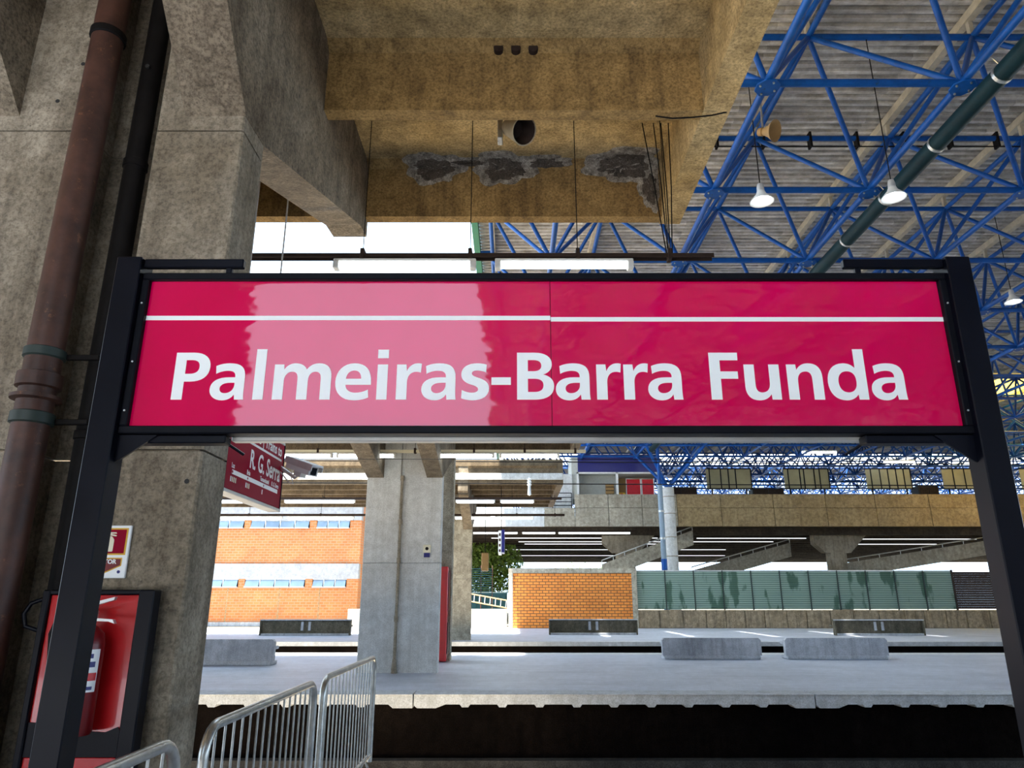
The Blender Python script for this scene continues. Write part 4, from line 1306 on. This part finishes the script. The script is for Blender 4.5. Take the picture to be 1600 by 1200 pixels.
SX0, SX1, SZ0, SZ1 = -1.487, 1.752, 2.240, 2.856
SXM = at(861, 550, 2.7).x
YF = 2.70
for (a, c, d) in ((SX0, SXM - 0.0012, 0.0), (SXM + 0.0012, SX1, 0.0)):
    sg(MB().bbox(a, c, YF, YF + 0.006, SZ0, SZ1, 0.001), 'face_panel', 'magenta')
sg(MB().box(SX0, SX1, YF + 0.008, YF + 0.05, SZ0, SZ1), 'backing_board', 'frame')
# frame bars around the face
fr = 0.03
sg(MB().bbox(SX0 - fr, SX1 + fr, YF - 0.022, YF + 0.055, SZ1, SZ1 + fr, 0.004), 'frame_bar', 'frame')
sg(MB().bbox(SX0 - fr, SX1 + fr, YF - 0.022, YF + 0.055, SZ0 - fr, SZ0, 0.004), 'frame_bar', 'frame')
sg(MB().bbox(SX0 - fr, SX0, YF - 0.022, YF + 0.055, SZ0, SZ1, 0.004), 'frame_bar', 'frame')
sg(MB().bbox(SX1, SX1 + fr, YF - 0.022, YF + 0.055, SZ0, SZ1, 0.004), 'frame_bar', 'frame')
# posts
for (a, c) in ((-1.618, -1.517), (1.777, 1.876)):
    sg(MB().bbox(a, c, 2.65, 2.75, 0.012, 2.946, 0.004), 'post', 'black')
    sg(MB().bbox(a - 0.06, c + 0.06, 2.59, 2.81, 0.0, 0.012, 0.003), 'base_plate', 'black')
# stub arms above and below the panel, gussets
for (s, x0) in ((1, -1.517), (-1, 1.777)):
    e = x0 + s * 0.41
    a, c = min(x0, e), max(x0, e)
    sg(MB().bbox(a, c, 2.672, 2.70, 2.908, 2.946, 0.004), 'top_arm', 'black')
    sg(MB().bbox(a, c, 2.70, 2.76, 2.176, 2.208, 0.004), 'bottom_arm', 'black')
    sg(MB().prism([(x0, 2.205), (x0 + s * 0.15, 2.205), (x0 + s * 0.02, 2.11), (x0, 2.10)], 'y', 2.69, 2.70), 'gusset', 'black')
    sg(MB().tube([(e - s * 0.02, 2.75, 2.19), (e + s * 0.04, 2.80, 2.15)], 0.006, 6), 'stay_rod', 'black')
    sg(MB().bbox(e - s * 0.06 - 0.012, e - s * 0.06 + 0.012, 2.68, 2.70, 2.884, 2.912, 0.003), 'arm_clip', 'black')
sg(MB().bbox(SX0 + 0.38, SX1 - 0.02, 2.758, 2.80, 2.196, 2.214, 0.003), 'lower_rail', 'alu')
# white rule, its two halves a little out of line
zl, zr = at(500, 497, YF).z, at(1200, 499, YF).z
sg(MB().box(SX0, SXM - 0.001, YF - 0.0012, YF - 0.0002, zl - 0.0095, zl + 0.0095), 'white_rule', 'print')
sg(MB().box(SXM + 0.001, SX1, YF - 0.0012, YF - 0.0002, zr - 0.0095, zr + 0.0095), 'white_rule', 'print')
# rivets on the frame sides
for (x, z) in ((SX0 - 0.015, 2.75), (SX0 - 0.015, 2.5), (SX0 - 0.015, 2.3), (SX1 + 0.015, 2.75), (SX1 + 0.015, 2.5), (SX1 + 0.015, 2.3)):
    sg(MB().tube([(x, YF - 0.025, z), (x, YF - 0.02, z)], 0.004, 8), 'rivet', 'alu')

GLY = {
    'P': 'M0 0 L0 100 L36 100 C59 100 72 88.5 72 69.5 C72 49 57.5 38 34 38 L22 38 L22 0 Z M22 84 L33 84 C44.5 84 50 79 50 69.5 C50 59.5 43.5 54.5 31.5 54.5 L22 54.5 Z',
    'a': 'M70 0 L51.5 0 L50.3 11 C45.5 3 37.5 -1.5 27 -1.5 C11 -1.5 0 8 0 21.5 C0 38.5 14 47 36.5 47 L49 47 L49 49 C49 57.5 43 61 33 61 C25 61 16 58.5 9.5 54.5 L8 71 C15.5 74.8 25.5 77 36 77 C59 77 68.7 68 68.7 47 L68.7 21 C68.7 12 69 5 70 0 Z M49 35.5 L41 35.5 C27.5 35.5 19.8 31 19.8 23.5 C19.8 17 24.3 13.5 31 13.5 C41.8 13.5 49 21 49 31 Z',
    'l': 'M0 0 L21 0 L21 107.5 L0 107.5 Z',
    'm': 'M0 0 L0 74.5 L19 74.5 L20 63.5 C25 72.5 33 77 43 77 C54 77 62.5 72 66 63.5 C71.5 72.5 80 77 91 77 C108 77 116.8 66.5 116.8 48 L116.8 0 L95.7 0 L95.7 43 C95.7 53.5 92 59 84.5 59 C75 59 69.7 51.5 69.7 39.5 L69.7 0 L48.5 0 L48.5 43 C48.5 53.5 44.8 59 37.3 59 C27.5 59 21 51.5 21 39.5 L21 0 Z',
    'e': 'M72.5 31 L21 31 C22 20 30 14.5 42 14.5 C51 14.5 59.5 17 67 21 L68.5 4.5 C60.5 0.5 51 -1.5 40 -1.5 C14.5 -1.5 0 13 0 37 C0 61 14.5 77 37.5 77 C60.5 77 72.5 62.5 72.5 36 Z M21 44 L52 44 C51.5 55.5 46.5 61.5 37.5 61.5 C28.5 61.5 22.5 55.5 21 44 Z',
    'i': 'M0 0 L21 0 L21 74.5 L0 74.5 Z M-0.5 88 L21.5 88 L21.5 106.5 L-0.5 106.5 Z',
    'r': 'M0 0 L0 74.5 L19 74.5 L20.5 60 C25 71.5 33 77 43 77 C46 77 48.5 76.5 50.5 76 L49 57 C46 58.2 43 58.8 40 58.8 C28 58.8 21.5 50 21.5 36 L21.5 0 Z',
    's': 'M52 74 L51 57.5 C44.5 60 38.5 61.5 32.5 61.5 C26 61.5 22 59.5 22 55.5 C22 51.5 26 49 35.5 46 C50.5 41 57 34.5 57 23.5 C57 8 44.5 -1.5 24 -1.5 C15 -1.5 7.5 0 1 3 L2 20 C9 16.5 16 14.5 22.5 14.5 C30.5 14.5 35 17 35 21.5 C35 26 30.5 28.5 21 31.5 C6.5 36 0.5 43 0.5 53.5 C0.5 68 13 77 32.5 77 C40 77 46.5 76 52 74 Z',
    '-': 'M0 31 L39.5 31 L39.5 47 L0 47 Z',
    'B': 'M0 0 L0 100 L35 100 C57 100 71 91.5 71 75 C71 64 64 56 52.5 53 C66 50.5 75 42 75 29 C75 10.5 61 0 37 0 Z M22 84 L33 84 C44 84 49.5 80 49.5 72 C49.5 64 44 60 33 60 L22 60 Z M22 44 L35 44 C47.5 44 53.5 39.5 53.5 30.5 C53.5 21 47.5 16 35 16 L22 16 Z',
    'F': 'M0 0 L0 100 L59 100 L59 83.5 L21.8 83.5 L21.8 59.5 L57 59.5 L57 44 L21.8 44 L21.8 0 Z',
    'u': 'M0 74.5 L21 74.5 L21 31.5 C21 20.5 25 15 33 15 C44 15 50.5 23 50.5 36 L50.5 74.5 L71.5 74.5 L71.5 0 L52.5 0 L51.5 11.5 C46 3 37.5 -1.5 27 -1.5 C9 -1.5 0 9 0 28 Z',
    'n': 'M0 0 L0 74.5 L19 74.5 L20 62.5 C25.5 72.5 34 77 44.5 77 C62.5 77 71.5 66.5 71.5 47 L71.5 0 L50.5 0 L50.5 43 C50.5 54 46.5 59.5 38.5 59.5 C27.5 59.5 21 51.5 21 38.5 L21 0 Z',
    'd': 'M79 0 L59.5 0 L58.5 11 C53 3 44.5 -1.5 34 -1.5 C13 -1.5 0 13 0 37 C0 61.5 13.5 77 35 77 C45 77 52.5 73.3 58 66.5 L58 107.5 L79 107.5 Z M58 40 C58 52.5 51.5 60 41 60 C29 60 21.5 51.5 21.5 37.5 C21.5 23.5 28.5 15 39.5 15 C50.5 15 58 23.5 58 36 Z',
}


def glyph_contours(s):
    t = s.replace('M', ' M ').replace('L', ' L ').replace('C', ' C ').replace('Z', ' Z ').split()
    out, cur, i, cmd = [], [], 0, None
    while i < len(t):
        if t[i] in 'MLCZ':
            cmd = t[i]
            i += 1
            if cmd == 'Z':
                out.append(cur)
                cur = []
            continue
        if cmd in 'ML':
            cur.append((float(t[i]), float(t[i + 1])))
            i += 2
        else:
            p0 = cur[-1]
            p1, p2, p3 = [(float(t[i + 2 * k]), float(t[i + 2 * k + 1])) for k in range(3)]
            for k in range(1, 9):
                u = k / 8
                a, b, c, d = (1 - u) ** 3, 3 * u * (1 - u) ** 2, 3 * u * u * (1 - u), u ** 3
                cur.append((a * p0[0] + b * p1[0] + c * p2[0] + d * p3[0], a * p0[1] + b * p1[1] + c * p2[1] + d * p3[1]))
            i += 6
    return out


def glyph_mesh(contours, sx, sy, grow=0.0):
    cu = bpy.data.curves.new('letter', 'CURVE')
    cu.dimensions = '2D'
    cu.fill_mode = 'BOTH'
    cu.extrude = 0.0006
    cu.offset = grow
    for c in contours:
        spn = cu.splines.new('POLY')
        spn.points.add(len(c) - 1)
        for q, (x, y) in zip(spn.points, c):
            q.co = (x * sx, y * sy, 0, 1)
        spn.use_cyclic_u = True
    o = bpy.data.objects.new('letter', cu)
    COL.objects.link(o)
    me = bpy.data.meshes.new_from_object(o.evaluated_get(bpy.context.evaluated_depsgraph_get()))
    bpy.data.objects.remove(o)
    bpy.data.curves.remove(cu)
    return me


zb = at(800, 624.5, YF).z
cap = at(800, 551.2, YF).z - zb
U = cap / 100.0
TXT = [('P', 266.5), ('a', 325.6), ('l', 393.8), ('m', 424.4), ('e', 521.9), ('i', 587.4), ('r', 618.0), ('a', 657.6), ('s', 719.6),
       ('-', 767.6), ('B', 808.0), ('a', 868.8), ('r', 933.2), ('r', 976.0), ('a', 1013.8), ('F', 1112.3), ('u', 1166.6), ('n', 1234.0), ('d', 1297.2), ('a', 1364.8)]
for ch, px in TXT:
    x = at(px, 624.5, YF).x
    me = glyph_mesh(glyph_contours(GLY[ch]), U, U)
    me.materials.clear()
    me.materials.append(M['print'])
    me.transform(Matrix.Translation((x, YF - 0.0008, zb)) @ FRONT)
    adopt(link('letter', me), sign)

# ================================================================== HANGING DIRECTION SIGN
hg = empty('direction_sign', (-2.18, 6.0, 2.4), 'wine red hanging direction sign with white train text beside the near column', 'sign')
HX = -2.17
Y0, Y1 = 5.36, 6.70
HZ0, HZ1 = 2.405, 3.0


def hp(mb, n, m, smooth=False):
    return adopt(mb.build(n, M[m], None, smooth), hg)


hp(MB().bbox(HX - 0.10, HX, Y0, Y1, HZ0, HZ1, 0.006), 'case', 'wine')
hp(MB().bbox(HX - 0.105, HX + 0.006, Y0, Y1, HZ0 - 0.03, HZ0, 0.004), 'bottom_channel', 'alu')
hp(MB().bbox(HX - 0.105, HX + 0.006, Y0 - 0.012, Y0, HZ0 - 0.03, HZ1 + 0.01, 0.003), 'end_cap', 'black')
hp(MB().bbox(HX - 0.105, HX + 0.006, Y1, Y1 + 0.012, HZ0 - 0.03, HZ1 + 0.01, 0.003), 'end_cap', 'black')
hp(MB().bbox(HX - 0.105, HX + 0.006, Y0, Y1, HZ1, HZ1 + 0.025, 0.004), 'top_channel', 'alu')
FX = HX + 0.0012
hp(MB().box(HX, FX, Y0 + 0.04, Y1 - 0.06, 2.835, 2.855), 'white_rule', 'print')
lettering('Sentido | Trains to', 0.135, (FX, Y1 - 0.07, 2.88), SIDE, M['print'], hg, 0.002, 'RIGHT', 0.92)
lettering('R. G. Serra', 0.215, (FX, Y1 - 0.07, 2.645), SIDE, M['print'], hg, 0.004, 'RIGHT', 0.82)
hp(MB().box(HX, FX, Y0 + 0.13, Y1 - 0.10, 2.53, 2.565), 'line_diagram', 'print')
for (t, yy) in (('Luz', 5.47), ('Brás', 5.80), ('Tamanduateí', 6.12), ('R. G. Serra', 6.42)):
    lettering(t, 0.055, (FX, yy, 2.578), SIDE, M['print'], hg, 0.001, 'LEFT', 0.8)
for (yy, n) in ((5.50, 4), (5.83, 3), (6.22, 1)):
    hp(MB().tube([(FX, yy, 2.5475), (FX + 0.0008, yy, 2.5475)], 0.011, 10), 'station_dot', 'wine')
    for q in range(n):
        hp(MB().box(HX, FX, yy - 0.03 + q * 0.034, yy - 0.012 + q * 0.034, 2.47, 2.51), 'line_mark', 'cream' if q else 'print')
for yy in (5.5, 6.25):
    hp(MB().tube([(HX - 0.05, yy, HZ1 + 0.02), (HX - 0.05, yy, 5.9)], 0.008, 8), 'hanger_rod', 'alu', True)

# ------------------------------------------------------------------ surveillance camera
cc = empty('surveillance_camera', (-1.9, 6.6, 2.78), 'white surveillance camera beside the wine red direction sign', 'camera')
c0, c1 = Vector((-2.07, 6.62, 2.83)), Vector((-1.80, 6.42, 2.72))
d = (c1 - c0).normalized()
u = d.cross(Vector((0, 0, 1))).normalized()
w = u.cross(d)


def cbox(a0, a1, b0, b1, e0, e1, n, m):
    """box in camera-housing axes: along d, across u, up w"""
    vs = []
    for e in (e0, e1):
        for (a, b) in ((a0, b0), (a1, b0), (a1, b1), (a0, b1)):
            vs.append(c0 + d * a + u * b + w * e)
    return adopt(MB().add(vs, [(0, 3, 2, 1), (4, 5, 6, 7), (0, 1, 5, 4), (1, 2, 6, 5), (2, 3, 7, 6), (3, 0, 4, 7)]).build(n, M[m]), cc)


ll = (c1 - c0).length
cbox(0.0, ll, -0.05, 0.05, -0.055, 0.03, 'housing', 'print')
cbox(-0.02, ll + 0.05, -0.058, 0.058, 0.034, 0.05, 'sun_shield', 'print')
cbox(-0.02, ll + 0.05, -0.064, -0.056, -0.01, 0.05, 'sun_shield_side', 'alu')
cbox(-0.02, ll + 0.05, 0.056, 0.064, -0.01, 0.05, 'sun_shield_side', 'alu')
cbox(ll, ll + 0.008, -0.05, 0.05, -0.055, 0.03, 'front_plate', 'white')
cbox(ll + 0.008, ll + 0.014, -0.03, 0.03, -0.045, 0.02, 'lens_window', 'black')
cbox(ll * 0.35, ll * 0.65, -0.03, 0.03, -0.1, -0.055, 'swivel', 'white')
m0 = c0 + d * ll * 0.5 - w * 0.09
adopt(MB().tube([m0, m0 + Vector((-0.05, 0.06, -0.015)), (HX - 0.03, 6.66, 2.80)], 0.018, 10).build('arm', M['alu'], None, True), cc)
adopt(MB().tube([c0 + d * 0.06 - w * 0.05, c0 + d * 0.05 - w * 0.12, m0 + Vector((-0.05, 0, -0.08)), m0 + Vector((-0.1, 0.03, -0.06)), (HX - 0.04, 6.66, 2.78)], 0.006, 8).build('cable', M['white'], None, True), cc)


# ================================================================== CROWD BARRIERS
def barrier(y0, y1, label, x=-1.335, top=1.06, n=15):
    r_ = empty('crowd_barrier', (x, (y0 + y1) / 2, 0), label, 'barrier', 'crowd barriers along the near platform')
    R = 0.13
    path = []
    for (cy_, cz, a0) in ((y0 + R, top - R, PI), (y1 - R, top - R, PI / 2)):
        for k in range(7):
            a = a0 - k * PI / 12
            path.append((x, cy_ + R * math.cos(a), cz + R * math.sin(a)))
    path = [(x, y0, 0.14)] + path + [(x, y1, 0.14)]
    adopt(MB().tube(path + [], 0.023, 14).build('frame', M['galv'], None, True), r_)
    adopt(MB().tube([(x, y0, 0.2), (x, y1, 0.2)], 0.018, 12).build('bottom_rail', M['galv'], None, True), r_)
    for k in range(n):
        y = y0 + (y1 - y0) * (k + 1) / (n + 1)
        zt = top
        if y < y0 + R:
            zt = top - R + math.sqrt(max(0, R * R - (y0 + R - y) ** 2))
        if y > y1 - R:
            zt = top - R + math.sqrt(max(0, R * R - (y - y1 + R) ** 2))
        adopt(MB().tube([(x, y, 0.2), (x, y, zt)], 0.0062, 8).build('bar', M['galv'], None, True), r_)
    for y in (y0 + 0.25, y1 - 0.25):
        adopt(MB().tube([(x - 0.28, y, 0.015), (x - 0.05, y, 0.1), (x, y, 0.2), (x + 0.05, y, 0.1), (x + 0.28, y, 0.015)], 0.015, 8).build('foot', M['galv'], None, True), r_)
    return r_


barrier(1.25, 3.14, 'galvanised crowd barrier at the very bottom, nearest the red board')
barrier(3.42, 5.22, 'galvanised crowd barrier in the middle of the row')
barrier(5.45, 7.42, 'galvanised crowd barrier farthest along the row, before the track')
